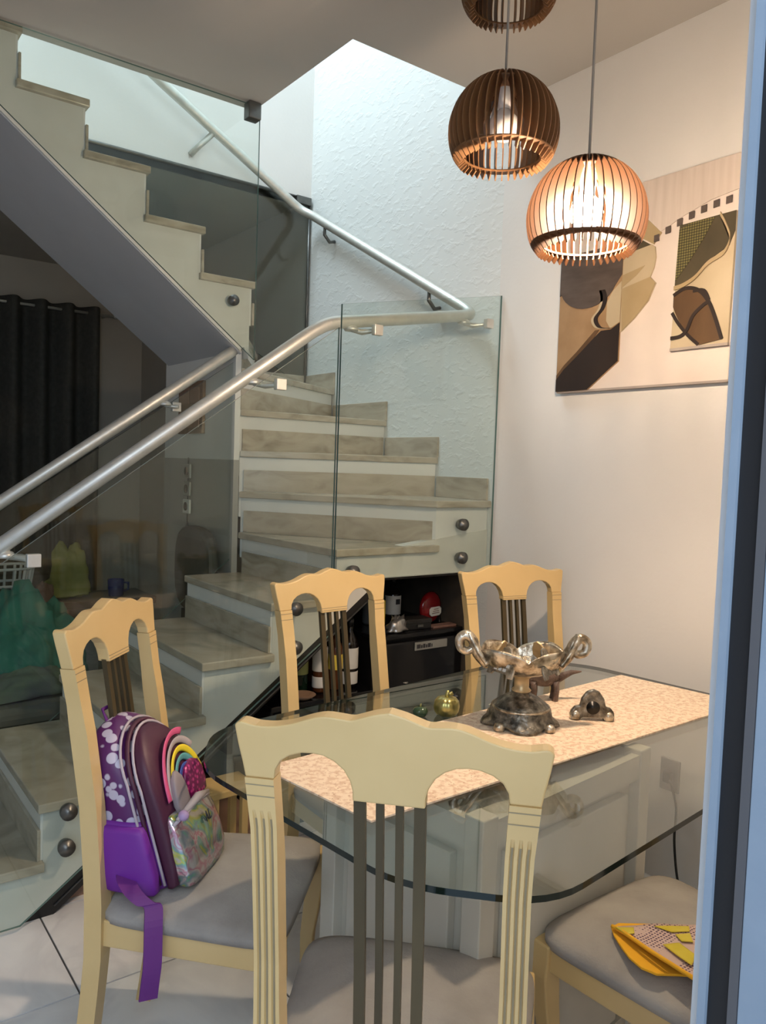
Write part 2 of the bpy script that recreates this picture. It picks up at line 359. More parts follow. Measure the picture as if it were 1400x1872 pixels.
# winders
N = Vector((XN, Y1)); PE = {6: Vector((1.685, Y0)), 7: Vector((2.19, Y0)), 8: Vector((XR, 2.90)), 9: Vector((XR, 3.325)), 10: Vector((XR, 3.835)), 11: Vector((2.18, YB)), 12: Vector((1.69, YB))}
cornr = {7: Vector((XR, Y0)), 10: Vector((XR, YB))}
def inset(k, d, both=True):
    """tread polygon k; front edge moved inward by d (towards the tread), front side pulled to Y0-.025 when d<=0"""
    a, b = PE[k], PE[k + 1]; poly = [N.copy(), a.copy()] + ([cornr[k].copy()] if k in cornr else []) + [b.copy()]
    t = (a - N).normalized(); nrm = Vector((-t.y, t.x))       # left normal points into the tread (counter-clockwise turn)
    t2 = (b - N).normalized(); n2 = Vector((-t2.y, t2.x))
    poly[0] = N + nrm * d; poly[1] = a + nrm * d
    poly[-1] = b + n2 * .03
    for p in poly:
        if abs(p.y - Y0) < .03: p.y = Y0 - (.025 if d <= 0 else 0)
        p.x = min(p.x, XR - .001); p.y = min(p.y, YB - .001)
    return [tuple(p) for p in poly]
for k in range(6, 12):
    prism('tread', inset(k, 0), zt(k) - TH, zt(k), 'z', 'marble', st, .004, True)
    prism('riser_block', inset(k, .022), (zt(k) - rise - .12 if k > 6 else 1.013), zt(k) - TH, 'z', 'white_paint', st, 0, True)
    a = PE[k]; t = (a - N).normalized(); nr = Vector((-t.y, t.x))
    q0 = N + t * .02 + nr * .012; q1 = a - t * .012 + nr * .012
    if abs(a.y - Y0) < 1e-6: q1 = a + nr * .012 - t * .004
    poly = [q0, q1, q1 + nr * .012, q0 + nr * .012]
    prism('kick_strip', [tuple(p) for p in poly], zt(k - 1), zt(k - 1) + KICK, 'z', 'marble', st, 0, True)
# skirting on the textured wall above each winder tread
for k, ya, yb in ((7, Y0, 2.90), (8, 2.90, 3.325), (9, 3.325, 3.835), (10, 3.835, YB)):
    box('skirting', XR - .013, XR, ya, yb - .002, zt(k), zt(k) + KICK, 'marble', st, .002, True)
box('skirting', 2.19, XR - .013, YB - .013, YB, zt(10), zt(10) + KICK, 'marble', st, .002, True)
# white apron under the turn
prism('apron', [(1.70, low(1.70)), (1.92, 1.012), (XR - .002, 1.012), (XR - .002, 1.20), (1.70, 1.10)], Y0 - .006, Y0 + .05, 'y', 'stringer_paint', st, 0, True)
prism('turn_slab', [(1.70, Y0 + .05), (XR - .002, Y0 + .05), (XR - .002, YB), (XN + .09, YB), (XN + .09, Y1), (1.70, Y1)], 1.013, 1.11, 'z', 'stringer_paint', st, 0, True)
prism('turn_body', [(XN + .09, Y1 + .02), (XR - .002, Y1 + .02), (XR - .002, YB), (XN + .09, YB)], 1.11, 1.40, 'z', 'stringer_paint', st, 0, True)
# flight two
nose2 = {k: 1.695 - .2485 * (k - 12) for k in range(12, 18)}
Y2 = 3.285
low2 = lambda x: 2.741 - .769 * (x - .632)
side = [(nose2[12] - .02, low2(1.66) - .01)]
for k in range(12, 17):
    side += [(nose2[k] - .02, zt(k) - TH), (nose2[k + 1] - .02, zt(k) - TH)]
side += [(nose2[17] - .02, low2(nose2[17] - .02)), (XN - .03, low2(XN - .03)), (XN - .01, 1.99)]
prism('stair_body', side, Y2, YB - .03, 'y', 'stringer_paint', st, 0, True)
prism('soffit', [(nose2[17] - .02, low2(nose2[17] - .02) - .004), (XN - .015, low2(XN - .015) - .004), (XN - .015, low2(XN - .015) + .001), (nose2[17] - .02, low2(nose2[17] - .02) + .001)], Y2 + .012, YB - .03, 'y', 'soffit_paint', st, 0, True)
for k in range(12, 17):
    box('tread', nose2[k + 1] - .02, nose2[k], Y2 - .022, YB - .03, zt(k) - TH, zt(k), 'marble', st, .004, True)
    box('riser', nose2[k] - .02, nose2[k] - .012, Y2 + .002, YB - .03, zt(k) - .195, zt(k) - TH, 'white_paint', st, 0, True)
    box('kick_strip', nose2[k] - .012, nose2[k] - .002, Y2 - .012, YB - .03, zt(k) - .195, zt(k) - .195 + KICK, 'marble', st, .002, True)
# black metal trim under the first flight
tr = thing('stair_edge_trim', 'black metal angle strip with thin silver line under the first stair flight', 'trim', (.6, 2.56, 0))
prism('black_strip', [(.60, 0), (.66, 0), (1.93, low(1.89) - .02), (1.93, low(1.89) + .012), (1.885, low(1.885) - .003), (.565, 0)], Y0 + .005, Y0 + .035, 'y', 'black', tr, 0, True)
tube('silver_line', [(.66, Y0 + .002, low(.66) - .045), (1.90, Y0 + .002, low(1.90) - .045)], .003, 'dark_steel', tr, 6, True)

# ------------------------------------------------------------------ glass balustrade and handrails
def pane(name, pts, ya, label, th=.010):
    o = prism(name, pts, ya, ya + th, 'y', 'clear_glass', None, edge_mat='pane_edge')
    return tag(o, label, 'glass panel')
railz = lambda x: 1.183 + .7245 * (x - .505)
g1 = pane('glass_panel', [(-.45, -.0 + .02), (.55, .02), (1.655, .70 + .72 * (1.655 - 1.5)), (1.655, railz(1.655) - .03), (-.45, railz(-.45) - .03)], Y0 - .045, 'long sloping clear glass panel bolted beside the lower stair flight')
g2 = pane('glass_panel', [(1.665, 1.02), (2.505, 1.02), (2.505, 2.236), (1.665, 2.075)], Y0 - .045, 'upright clear glass panel between the panel seam and the right wall')
g3 = pane('glass_panel', [(-.45, .02), (.5, .10), (1.64, 1.02), (1.64, 1.93), (-.45, .48)], Y1 + .02, 'clear glass panel along the far side of the lower flight')
g4 = pane('glass_panel', [(1.685, 2.741 - .769 * (1.685 - .632)), (1.685, ZC - .01), (.40, ZC - .01), (.40, 2.741 - .769 * (.40 - .632))], Y2 - .04, 'clear glass panel hung from ceiling beside the upper stair flight')
g5 = pane('glass_panel', [(.20, ZC - .015), (2.50, ZC - .015), (2.50, 1.92), (2.18, 2.1), (1.70, 2.1), (.20, 3.0)], YB - .012, 'smoky glass panel closing off the dark living room behind upper flight')
# top trim and clamps on g5
tube('top_trim', [(.20, YB - .007, ZC - .012), (2.50, YB - .007, ZC - .012)], .010, 'dark_steel', g5, 6)
tube('side_trim', [(2.497, YB - .012, 1.95), (2.497, YB - .012, ZC - .02)], .008, 'dark_steel', g5, 6)
box('clamp', 2.40, 2.50, YB - .03, YB + .005, ZC - .05, ZC - .005, 'dark_steel', g5, .003)
box('clamp', 1.62, 1.68, Y2 - .06, Y2 - .005, ZC - .075, ZC - .002, 'dark_steel', g4, .004)
def bolt(x, z, y, parent, r=.026):
    o = lathe('bolt', [(0, -.012), (r * .5, -.012), (r * .55, -.008), (r, -.006), (r, .012), (r * .8, .030)], 'dark_steel', parent, 18)
    o.rotation_euler = (R(-90), 0, 0); o.location = (x, y, z); return o
for x, z in ((.69, .346), (.685, .231), (1.50, .926), (1.503, .779)): bolt(x, z, Y0 - .045, g1)
for x, z in ((1.756, 1.051), (2.33, 1.227), (2.331, 1.082)): bolt(x, z, Y0 - .045, g2)
for x, z in ((1.577, 2.183),): bolt(x, z, Y2 - .04, g4, .024)

hr = thing('handrail', 'brushed steel handrail following the outer side of the whole staircase', 'handrail', (.5, 2.60, .0))
YR = 2.605
pts = [(-.30, YR, railz(-.30)), (1.60, YR, railz(1.60)), (1.675, YR, 2.018), (2.415, YR, 2.15), (2.440, YR + .05, 2.185), (2.440, 4.02, 2.915), (2.40, 4.09, 2.955), (1.52, 4.09, 3.435), (.9, 4.09, 3.80)]
def fillet(P, r=.05, n=5):
    P = [Vector(p) for p in P]; out = [P[0]]
    for i in range(1, len(P) - 1):
        a, b, c = P[i - 1], P[i], P[i + 1]; d1 = min(r, (a - b).length * .45); d2 = min(r, (c - b).length * .45)
        p, q = b + (a - b).normalized() * d1, b + (c - b).normalized() * d2
        for j in range(n + 1):
            t = j / n; out.append(p * (1 - t) ** 2 + b * 2 * t * (1 - t) + q * t * t)
    return out + [P[-1]]
tube('rail', fillet(pts), .0255, 'steel', hr, 16, True)
def glass_bracket(x, z, yr, yg, parent):
    s = 1 if yr > yg else -1
    lathe('bracket_cup', [(.026, -.035), (.030, -.03), (.024, -.018), (.012, -.012), (.010, 0)], 'steel', parent, 14, (x, yr, z), world=True)
    tube('bracket_arm', [(x, yr, z - .03), (x + .045, yr - .01 * s, z - .035), (x + .06, yg + .02 * s, z - .035)], .009, 'steel', parent, 8, True)
    box('bracket_plate', x + .040, x + .080, yg - .006, yg + .018, z - .055, z - .015, 'steel', parent, .002, True)
for x in (.52, 1.35): glass_bracket(x, railz(x) - .01, YR, Y0 - .045, hr)
for x, z in ((1.775, 2.034), (2.375, 2.14)): glass_bracket(x, z, YR, Y0 - .045, hr)
def wall_bracket(p, q, parent):
    p, q = Vector(p), Vector(q); mid = Vector((p.x, p.y, q.z))
    tube('bracket_arm', [p, p + Vector((0, 0, -.045)), (p + q) / 2 + Vector((0, 0, -.045)), q], .009, 'dark_steel', parent, 8, True)
for y in (2.93, 3.88): z = 2.185 + (y - 2.655) * .535; wall_bracket((2.44, y, z - .02), (XR - .002, y, z - .09), hr)
tube('bracket_arm', [(1.85, 4.09, 3.25), (1.78, 4.12, 3.17), (1.74, 4.155, 3.12)], .016, 'steel', hr, 8, True)
hi = thing('handrail', 'straight steel handrail on the far side of the lower stair flight', 'handrail', (.6, 3.32, 0))
railz2 = lambda x: 1.275 + .7146 * (x - .644)
tube('rail', [(-.30, 3.33, railz2(-.30)), (1.60, 3.33, railz2(1.60)), (1.635, 3.34, railz2(1.63))], .0255, 'steel', hi, 16, True)
for x in (.35, 1.30): glass_bracket(x, railz2(x) - .01, 3.33, Y1 + .025, hi)

# ------------------------------------------------------------------ nook under the stairs
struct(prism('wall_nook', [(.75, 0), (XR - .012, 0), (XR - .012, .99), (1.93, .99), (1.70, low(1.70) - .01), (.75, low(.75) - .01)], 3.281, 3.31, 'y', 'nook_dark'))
struct(box('nook_dark_sheet_side', XR - .012, XR - .001, Y0 + .052, 3.28, 0, .99, 'nook_brown'))  # thin dark sheet added over the white wall to darken the nook
struct(prism('nook_dark_sheet_top', [(1.70, Y0 + .052), (XR - .012, Y0 + .052), (XR - .012, 3.28), (1.70, 3.28)], .992, 1.010, 'z', 'nook_dark'))  # dark sheet added beneath the white slab, keeps the nook top dark
ns = tag(box('nook_plinth', .66, 1.48, 2.62, 3.27, 0, .06, 'nook_wood'), 'low brown wooden plinth on the floor under the first stairs', 'plinth')
bs = thing('bottle_cabinet', 'black low cabinet with shelf for bottles under the stairs', 'cabinet', (1.75, 2.9, 0))
box('carcass', 1.50, 1.985, 2.68, 3.26, 0, .49, 'black', bs, .004, True)
box('top_board', 1.49, 1.99, 2.66, 3.27, .49, .51, 'black_gloss', bs, .003, True)
for a, b in ((1.51, 1.74), (1.745, 1.975)):
    d = box('door', a, b, 2.665, 2.68, .03, .48, 'black_gloss', bs, .003, True)
    tube('knob', [(b - .03 if a < 1.6 else a + .03, 2.655, .30), (b - .03 if a < 1.6 else a + .03, 2.655, .38)], .006, 'dark_steel', d, 8)
fr = thing('mini_fridge', 'black mini fridge with grey badge strip standing in the stair nook', 'fridge', (2.25, 2.95, 0))
box('body', 2.005, 2.495, 2.70, 3.24, .02, .715, 'black', fr, .006, True)
box('door', 2.005, 2.495, 2.66, 2.695, .03, .70, 'black_gloss', fr, .008, True)
box('worktop', 2.0, 2.50, 2.665, 3.25, .715, .735, 'black_gloss', fr, .004, True)
bd = box('badge', 2.205, 2.395, 2.654, 2.66, .655, .692, 'plate_metal', fr, .002, True)
for i, (a, b) in enumerate(((.010, .030), (.034, .042), (.046, .058), (.062, .070), (.074, .090), (.095, .100))):
    box('badge_letter', 2.205 + a, 2.205 + b, 2.6525, 2.654, .664, .678 if i % 2 else .682, 'ink', bd)
lathe('emblem', [(0, -.004), (.012, -.003), (.013, 0)], 'plate_metal', fr, 14, (0, 0, 0)).location = (-.09, -.292, .52)
for a in ((2.03, 2.72), (2.47, 2.72), (2.03, 3.2), (2.47, 3.2)):
    lathe('foot', [(.015, 0), (.015, .022)], 'black', fr, 10, (a[0], a[1], 0), world=True)

def bottle(name, label, loc, h, r, glass, labels, cap='black', group=None, neck=.30, shoulder=.62, cat='bottle', flat=1.0, rot=0):
    b = thing(name, label, cat, loc, rot, group)
    prof = [(0, .004), (r * .8, 0), (r, .01), (r, h * shoulder), (r * .9, h * (shoulder + .05)), (r * .45, h * (shoulder + .16)), (r * neck, h * (shoulder + .2)), (r * neck, h * .985), (0, h * .985)]
    lathe('glass', prof, glass, b, 20, sy=flat)
    lathe('cap', [(r * neck * 1.18, h * .88), (r * neck * 1.2, h), (0, h)], cap, b, 14, sy=flat if flat < 1 else 1)
    for (z0, z1, m) in labels:
        lathe('label', [(r * 1.012, h * z0), (r * 1.018, h * z0 + .002), (r * 1.018, h * z1 - .002), (r * 1.012, h * z1)], m, b, 20, sy=flat)
    return b
zt_f = .735; zt_c = .51
b = bottle('liquor_bottle', 'dark green bottle with yellow label on the mini fridge', (2.085, 2.78, zt_f), .24, .034, 'bottle_green', [(.12, .58, 'label_yellow')], 'foil', neck=.42, shoulder=.62)
bottle('liquor_bottle', 'clear bottle with pale top behind the yellow-labelled bottle', (2.14, 2.92, zt_f), .22, .032, 'bottle_clear', [(.55, .68, 'label_white')], 'label_white')
b = bottle('liquor_bottle', 'clear bottle with white picture label beside the red bottle', (2.30, 2.95, zt_f), .20, .040, 'bottle_dark', [(.15, .6, 'label_white')], 'black')
box('label_mark', -.012, .012, -.0425, -.0405, .08, .105, 'ink', b)
rb = bottle('red_bottle', 'round flat red liqueur bottle with white label on the mini fridge', (2.41, 2.80, zt_f), .21, .03, 'bottle_red', [], 'bottle_red', neck=.45)
for ch in list(rb.children): bpy.data.objects.remove(ch)
def disc_profile(r, d, n=9): return [(r * math.sin(math.pi * i / n), -d * math.cos(math.pi * i / n)) for i in range(n + 1)]
o = lathe('glass', disc_profile(.076, .030, 10), 'bottle_red', rb, 28); o.rotation_euler = (R(90), 0, R(12)); o.location = (0, 0, .076)
lathe('neck', [(.016, .135), (.014, .17), (.014, .20), (.018, .20), (.018, .235), (0, .235)], 'bottle_dark', rb, 14)
lathe('handle_ring', [(.072, -.004), (.082, -.006), (.086, 0), (.082, .006), (.072, .004), (.072, -.004)], 'bottle_dark', rb, 30).rotation_euler = (R(90), 0, R(12))
rb.children[-1].location = (0, 0, .086)
lb = prism('label', [(-.042, .05), (-.030, .04), (.030, .04), (.042, .05), (.042, .072), (.030, .082), (-.030, .082), (-.042, .072)], -.0335, -.028, 'y', 'label_white', rb); lb.rotation_euler = (0, 0, R(12))
for i in range(3): box('label_text', -.028 + i * .006, .028 - i * .004, -.0345, -.0335, .052 + i * .009, .055 + i * .009, 'rust_cloth', lb)
bx = thing('gift_box', 'flat black box lying on the mini fridge top', 'box', (2.265, 2.75, zt_f), R(-8))
box('base', -.075, .075, -.04, .04, 0, .028, 'black', bx, .003); box('lid', -.078, .078, -.043, .043, .028, .048, 'nook_dark', bx, .003); box('clasp', .0, .03, -.045, -.043, .012, .022, 'dark_steel', bx)
cf = thing('crumpled_foil', 'crumpled silver foil ball beside the black box', 'foil', (2.145, 2.715, zt_f))
bk = tag(box('booklet', 2.34, 2.48, 2.69, 2.74, zt_f, zt_f + .010, 'rust_cloth', None, .002), 'thin reddish booklet under the red bottle on the fridge', 'booklet')
# lower shelf bottles
bottle('wine_bottle', 'dark wine bottle with two white labels on black cabinet', (1.925, 2.76, zt_c), .30, .038, 'bottle_dark', [(.06, .24, 'label_white'), (.28, .58, 'label_white')], 'black', neck=.34)
bottle('wine_bottle', 'green wine bottle with olive label behind the dining chair', (1.70, 2.80, zt_c), .28, .036, 'bottle_green', [(.28, .66, 'label_green')], 'bottle_green')
bottle('wine_bottle', 'dark green bottle with a small pale badge at cabinet end', (1.625, 2.77, zt_c), .25, .036, 'bottle_green', [(.30, .36, 'plate_metal')], 'black')
bottle('spirit_bottle', 'amber bottle with tall white label in the bottle row', (1.772, 2.755, zt_c), .29, .032, 'bottle_amber', [(.08, .24, 'label_white'), (.32, .66, 'label_white')], 'label_white', neck=.4)
bottle('spirit_bottle', 'amber bottle with yellow label next to dark wine bottle', (1.850, 2.755, zt_c), .28, .031, 'bottle_amber', [(.32, .55, 'label_yellow')], 'bottle_dark', neck=.4)
bottle('spirit_bottle', 'amber bottle with yellow band standing at back of cabinet', (1.84, 2.90, zt_c), .31, .034, 'bottle_amber', [(.38, .6, 'label_yellow')], 'label_white', neck=.4)
bottle('wine_bottle', 'black bottle with silver collar behind the two-label wine bottle', (1.945, 2.91, zt_c), .36, .036, 'bottle_dark', [(.82, .90, 'plate_metal')], 'black', neck=.5)
ty = thing('wood_dish', 'shallow brown wooden dish on the bottle cabinet', 'dish', (1.66, 2.705, zt_c))
lathe('bowl', [(0, .003), (.03, 0), (.055, .018), (.052, .02), (.028, .006), (0, .006)], 'brown_wood', ty, 24); lathe('foot', [(.022, 0), (.022, .004)], 'brown_wood', ty, 16)
# foil
def blob(name, mat, parent, sx, sy, sz, amp, fr_, seed, n=22, loc=(0, 0, 0), flatb=True, cres=0.):
    v, f = [], []; m = n
    for i in range(m + 1):
        th = math.pi * i / m
        for j in range(2 * m):
            ph = math.pi * j / m; d = Vector((math.sin(th) * math.cos(ph), math.sin(th) * math.sin(ph), math.cos(th)))
            k = 1 + amp * noise.fractal(d * fr_ + Vector((seed, seed * 1.7, 0)), 1.0, 2.0, 4)
            k += cres * abs(noise.noise(d * fr_ * 2.2 + Vector((seed * 3, 0, 5))))
            p = Vector((d.x * sx * k, d.y * sy * k, d.z * sz * k))
            if flatb and p.z < 0: p.z *= .12
            v.append(p + Vector(loc))
    for i in range(m):
        for j in range(2 * m):
            f.append((i * 2 * m + j, i * 2 * m + (j + 1) % (2 * m), (i + 1) * 2 * m + (j + 1) % (2 * m), (i + 1) * 2 * m + j))
    zmin = min(p.z for p in v); v = [p - Vector((0, 0, zmin)) for p in v]
    return mesh(name, v, f, mat, parent, True)
blob('foil', 'foil', cf, .045, .03, .05, .5, 3, 3.3, 12, cres=.6)

# wooden stool half hidden below the table
sl = thing('wood_stool', 'small yellow wooden stool under the glass table beside the stairs', 'stool', (1.19, 2.44, 0))
box('stool_top', -.09, .09, -.07, .07, .33, .355, 'pale_wood', sl, .004)
for a in (-1, 1):
    for c in (-1, 1): box('leg', a * .055 - .012, a * .055 + .012, c * .045 - .012, c * .045 + .012, 0, .33, 'pale_wood', sl, .002)
box('stretcher', -.05, .05, -.006, .006, .12, .14, 'pale_wood', sl)

# ------------------------------------------------------------------ dining chairs
def ry(z):   # how far back the rear posts stand at height z
    P = [(0, -.250), (.15, -.228), (.35, -.207), (.50, -.205), (.70, -.222), (.90, -.252), (1.12, -.288)]
    for (a, b), (c, d) in zip(P, P[1:]):
        if z <= c: t = (z - a) / (c - a); t = t; return b + (d - b) * t
    return P[-1][1]
def interp(P, z):
    if z <= P[0][0]: return P[0][1]
    for (a, b), (c, d) in zip(P, P[1:]):
        if z <= c: return b + (d - b) * (z - a) / (c - a)
    return P[-1][1]
def make_chair(label):
    ch = thing('dining_chair', label, 'chair', (0, 0, 0), 0, 'cream dining chairs around the glass table')
    # crest rail with scalloped top and two arches
    half = [(0, 1.126), (.022, 1.121), (.042, 1.114), (.055, 1.110), (.070, 1.111), (.094, 1.112), (.117, 1.106), (.143, 1.096), (.170, 1.090), (.196, 1.089), (.218, 1.093), (.228, 1.087), (.224, 1.06), (.218, 1.03), (.214, 1.006)]
    inner = [(.170, 1.006), (.168, 1.022), (.160, 1.036), (.146, 1.046), (.128, 1.052), (.112, 1.053), (.096, 1.051), (.080, 1.044), (.066, 1.032), (.057, 1.016), (.053, 1.0), (.053, .985)]
    h2 = [half[0]] + [tuple(p) for p in smoothpts(half[:12], 3)[1:]] + half[12:]
    rt = h2 + inner; lf = [(-x, z) for x, z in reversed(rt)][:-1]
    poly = rt + lf
    th = .030; n = len(poly)
    v = [(x, ry(z) - th / 2, z) for x, z in poly] + [(x, ry(z) + th / 2, z) for x, z in poly]
    f = [tuple(range(n)), tuple(range(2 * n - 1, n - 1, -1))] + [(i, (i + 1) % n, n + (i + 1) % n, n + i) for i in range(n)]
    cr = mesh('crest_rail', v, f, 'cream', ch); bevel_obj(cr, .005, 2, 50)
    for z in (.999, .992):                                   # two fine lines on the front of the centre block
        box('line', -.052, .052, ry(z) + th / 2 - .001, ry(z) + th / 2 + .0006, z - .0008, z + .0008, 'groove', cr)
    # rear posts running down into the back legs, fluted on the rear face
    outer = [(0, .205), (.30, .207), (.47, .212), (.66, .208), (.90, .206), (1.006, .214)]
    width = [(0, .040), (.30, .044), (.47, .048), (.66, .040), (.90, .040), (1.006, .044)]
    for s in (-1, 1):
        zs = [0, .05, .12, .2, .28, .36, .42, .48, .55, .62, .70, .78, .86, .925, .94, .955, .972, .99, 1.006]
        v, f = [], []; m = None
        for z in zs:
            o_, w = interp(outer, z), interp(width, z); d = .040 if z < .9 else .034; yc = ry(z)
            g = .004 if .46 < z < .945 else 0
            c = s * (o_ - w / 2)
            sec = [(-w / 2, d / 2), (w / 2, d / 2), (w / 2, -d / 2)]
            xs = []
            for q in (.28, 0, -.28): xs += [(q * w + .0032, 0), (q * w + .0016, g), (q * w - .0016, g), (q * w - .0032, 0)]
            sec += [(x, -d / 2 + gg) for x, gg in xs] + [(-w / 2, -d / 2)]
            m = len(sec)
            v += [(c + x, yc + y, z) for x, y in sec]
        for i in range(len(zs) - 1):
            for j in range(m): f.append((i * m + j, i * m + (j + 1) % m, (i + 1) * m + (j + 1) % m, (i + 1) * m + j))
        f += [tuple(range(m)), tuple(range((len(zs) - 1) * m, len(zs) * m))]
        po = mesh('rear_post', v, f, ['cream', 'groove'], ch)
        for p in po.data.polygons:
            zc = p.center.z
            if len(p.vertices) == 4:
                j = p.index % m
                if .46 < zc < .945 and j in (4, 8, 12): p.material_index = 1
        for z in (.996, .978):
            o_, w = interp(outer, z), interp(width, z); c = s * (o_ - w / 2)
            for sy in (-1, 1): box('line', c - w / 2, c + w / 2, ry(z) + sy * .017 - .0006, ry(z) + sy * .017 + .0006, z - .0008, z + .0008, 'groove', po)
        box('foot_pad', s * .187 - .018, s * .187 + .018, ry(0) - .018, ry(0) + .018, 0, .006, 'black', po)
    # four dark slats
    for x, w in ((-.0445, .0085), (-.0145, .0055), (.0145, .0055), (.0445, .0085)):
        zs = [.50, .60, .70, .80, .90, .99]; v, f = [], []
        for z in zs: v += [(x - w, ry(z) - .006, z), (x + w, ry(z) - .006, z), (x + w, ry(z) + .006, z), (x - w, ry(z) + .006, z)]
        for i in range(5):
            for j in range(4): f.append((i * 4 + j, i * 4 + (j + 1) % 4, i * 4 + 4 + (j + 1) % 4, i * 4 + 4 + j))
        f += [(0, 1, 2, 3), (20, 21, 22, 23)]
        mesh('slat', v, f, 'bronze', ch)
    box('back_rail', -.166, .166, -.222, -.190, .40, .505, 'cream', ch, .004)
    # aprons
    def bar(name, a, b, z0, z1, t, mat='cream'):
        a, b = Vector(a), Vector(b); d = (b - a).normalized(); nn = Vector((-d.y, d.x)) * t / 2
        return prism(name, [tuple(a - nn), tuple(b - nn), tuple(b + nn), tuple(a + nn)], z0, z1, 'z', mat, ch, .003)
    bar('side_apron', (-.185, -.20), (-.215, .19), .385, .445, .024); bar('side_apron', (.185, -.20), (.215, .19), .385, .445, .024)
    bar('front_apron', (-.20, .195), (.20, .195), .385, .445, .024)
    # front legs, slightly curved
    for s in (-1, 1):
        zs = [0, .06, .14, .22, .30, .37, .445]; off = [.018, .006, -.004, -.002, .008, .014, .010]; wd = [.030, .029, .031, .036, .043, .048, .048]
        v, f = [], []
        for z, o_, w in zip(zs, off, wd):
            cx_, cy_ = s * (.207 + o_ * .5), .193 + o_; h_ = w / 2
            v += [(cx_ - h_, cy_ - h_, z), (cx_ + h_, cy_ - h_, z), (cx_ + h_, cy_ + h_, z), (cx_ - h_, cy_ + h_, z)]
        for i in range(len(zs) - 1):
            for j in range(4): f.append((i * 4 + j, i * 4 + (j + 1) % 4, i * 4 + 4 + (j + 1) % 4, i * 4 + 4 + j))
        f += [(0, 1, 2, 3), tuple(range(len(v) - 4, len(v)))]
        bevel_obj(mesh('front_leg', v, f, 'cream', ch), .004)
    # upholstered seat
    nu, nv = 22, 22; v, f = [], []
    def seatpt(u, w, top):
        # u across -1..1, w back..front -1..1 ; superellipse outline
        yy = .005 + w * .222; hw = .222 + .020 * w
        e = (abs(u) ** 7 + abs(w) ** 7) ** (1 / 7) if (u or w) else 0
        mx_ = max(abs(u), abs(w)); k = (mx_ / e) if e > 1e-6 else 1
        x, y = u * k * hw, .005 + w * k * .222
        edge = max(0., 1 - mx_)
        z = (.468 + .030 * (1 - (1 - edge) ** 4) - .006 * (abs(u) ** 2)) if top else .440
        return (x, y, z)
    for top in (1, 0):
        for i in range(nu + 1):
            for j in range(nv + 1): v.append(seatpt(-1 + 2 * i / nu, -1 + 2 * j / nv, top))
    q = (nu + 1) * (nv + 1); W = nv + 1
    for i in range(nu):
        for j in range(nv):
            f.append((i * W + j, (i + 1) * W + j, (i + 1) * W + j + 1, i * W + j + 1)); f.append((q + i * W + j, q + i * W + j + 1, q + (i + 1) * W + j + 1, q + (i + 1) * W + j))
    bd_ = [i * W for i in range(nu + 1)] + [nu * W + j for j in range(1, nv + 1)] + [i * W + nv for i in range(nu - 1, -1, -1)] + [j for j in range(nv - 1, 0, -1)]
    for i in range(len(bd_)): a, b = bd_[i], bd_[(i + 1) % len(bd_)]; f.append((a, b, q + b, q + a))
    mesh('seat', v, f, 'suede', ch, True)
    return ch
CH = 'cream dining chairs around the glass table'
chF = make_chair('cream dining chair with fluted rear posts, its back turned to the terrace door')
chF.location = (.883, 1.053, 0); chF.rotation_euler = (0, 0, R(-47.1))
chA = dup(chF, (.815, 1.708, 0), R(-134), 'cream dining chair with the purple backpack on its seat', CH)
chB = dup(chF, (1.444, 1.885, 0), R(184), 'cream dining chair standing in front of the wine bottles', CH)
chC = dup(chF, (2.115, 1.786, 0), R(168), 'cream dining chair by the right wall behind the silver bowl', CH)
chD = dup(chF, (1.528, .889, 0), R(-.7), 'cream dining chair with the yellow cloth on its seat', CH)

# ------------------------------------------------------------------ glass table
TT = R(6.5); ct, sn = math.cos(TT), math.sin(TT)
def tw(u, v): return (u * ct - v * sn, u * sn + v * ct)
uc, vc, hu, hv, ZT = 1.69, 1.203, .785, .517, .78
tb = thing('dining_table', 'rectangular glass dining table with cut corners on a pale panelled pedestal', 'table', (*tw(uc, vc), 0), TT)
cu, cv = .15, .20
oct_ = [(-hu, hv - cv), (-hu, -hv + cv), (-hu + cu, -hv), (hu - cu, -hv), (hu, -hv + cv), (hu, hv - cv), (hu - cu, hv), (-hu + cu, hv)]
top = [tuple(p)[:2] for p in fillet([(*oct_[-1], 0)] + [(*p, 0) for p in oct_] + [(*oct_[0], 0)], .09, 6)[1:-1]]
o = prism('glass_top', top, ZT - .012, ZT, 'z', 'table_glass', tb, edge_mat='glass_edge')
pd_x0, pd_x1, pd_y0, pd_y1 = -.48, .20, -.25, .25
zl = ZT - .012
box('pedestal_core', pd_x0 + .03, pd_x1 - .03, pd_y0 + .03, pd_y1 - .03, .03, zl - .03, 'pedestal_paint', tb)
for x in (pd_x0, pd_x1 - .05):
    for y in (pd_y0, pd_y1 - .05): box('corner_post', x, x + .05, y, y + .05, 0, zl, 'pedestal_paint', tb, .003)
for y in (pd_y0 + .006, pd_y1 - .03): 
    box('side_panel', pd_x0 + .10, pd_x1 - .10, y, y + .024, .08, zl - .10, 'pedestal_paint', tb, .003)
    box('rail', pd_x0 + .05, pd_x1 - .05, y, y + .022, zl - .075, zl - .012, 'pedestal_paint', tb)
    box('rail', pd_x0 + .05, pd_x1 - .05, y, y + .022, .01, .07, 'pedestal_paint', tb)
for x in (pd_x0 + .006, pd_x1 - .03):
    box('end_panel', x, x + .024, pd_y0 + .09, pd_y1 - .09, .08, zl - .10, 'pedestal_paint', tb, .003)
    box('rail', x, x + .022, pd_y0 + .05, pd_y1 - .05, zl - .075, zl - .012, 'pedestal_paint', tb)
    box('rail', x, x + .022, pd_y0 + .05, pd_y1 - .05, .01, .07, 'pedestal_paint', tb)

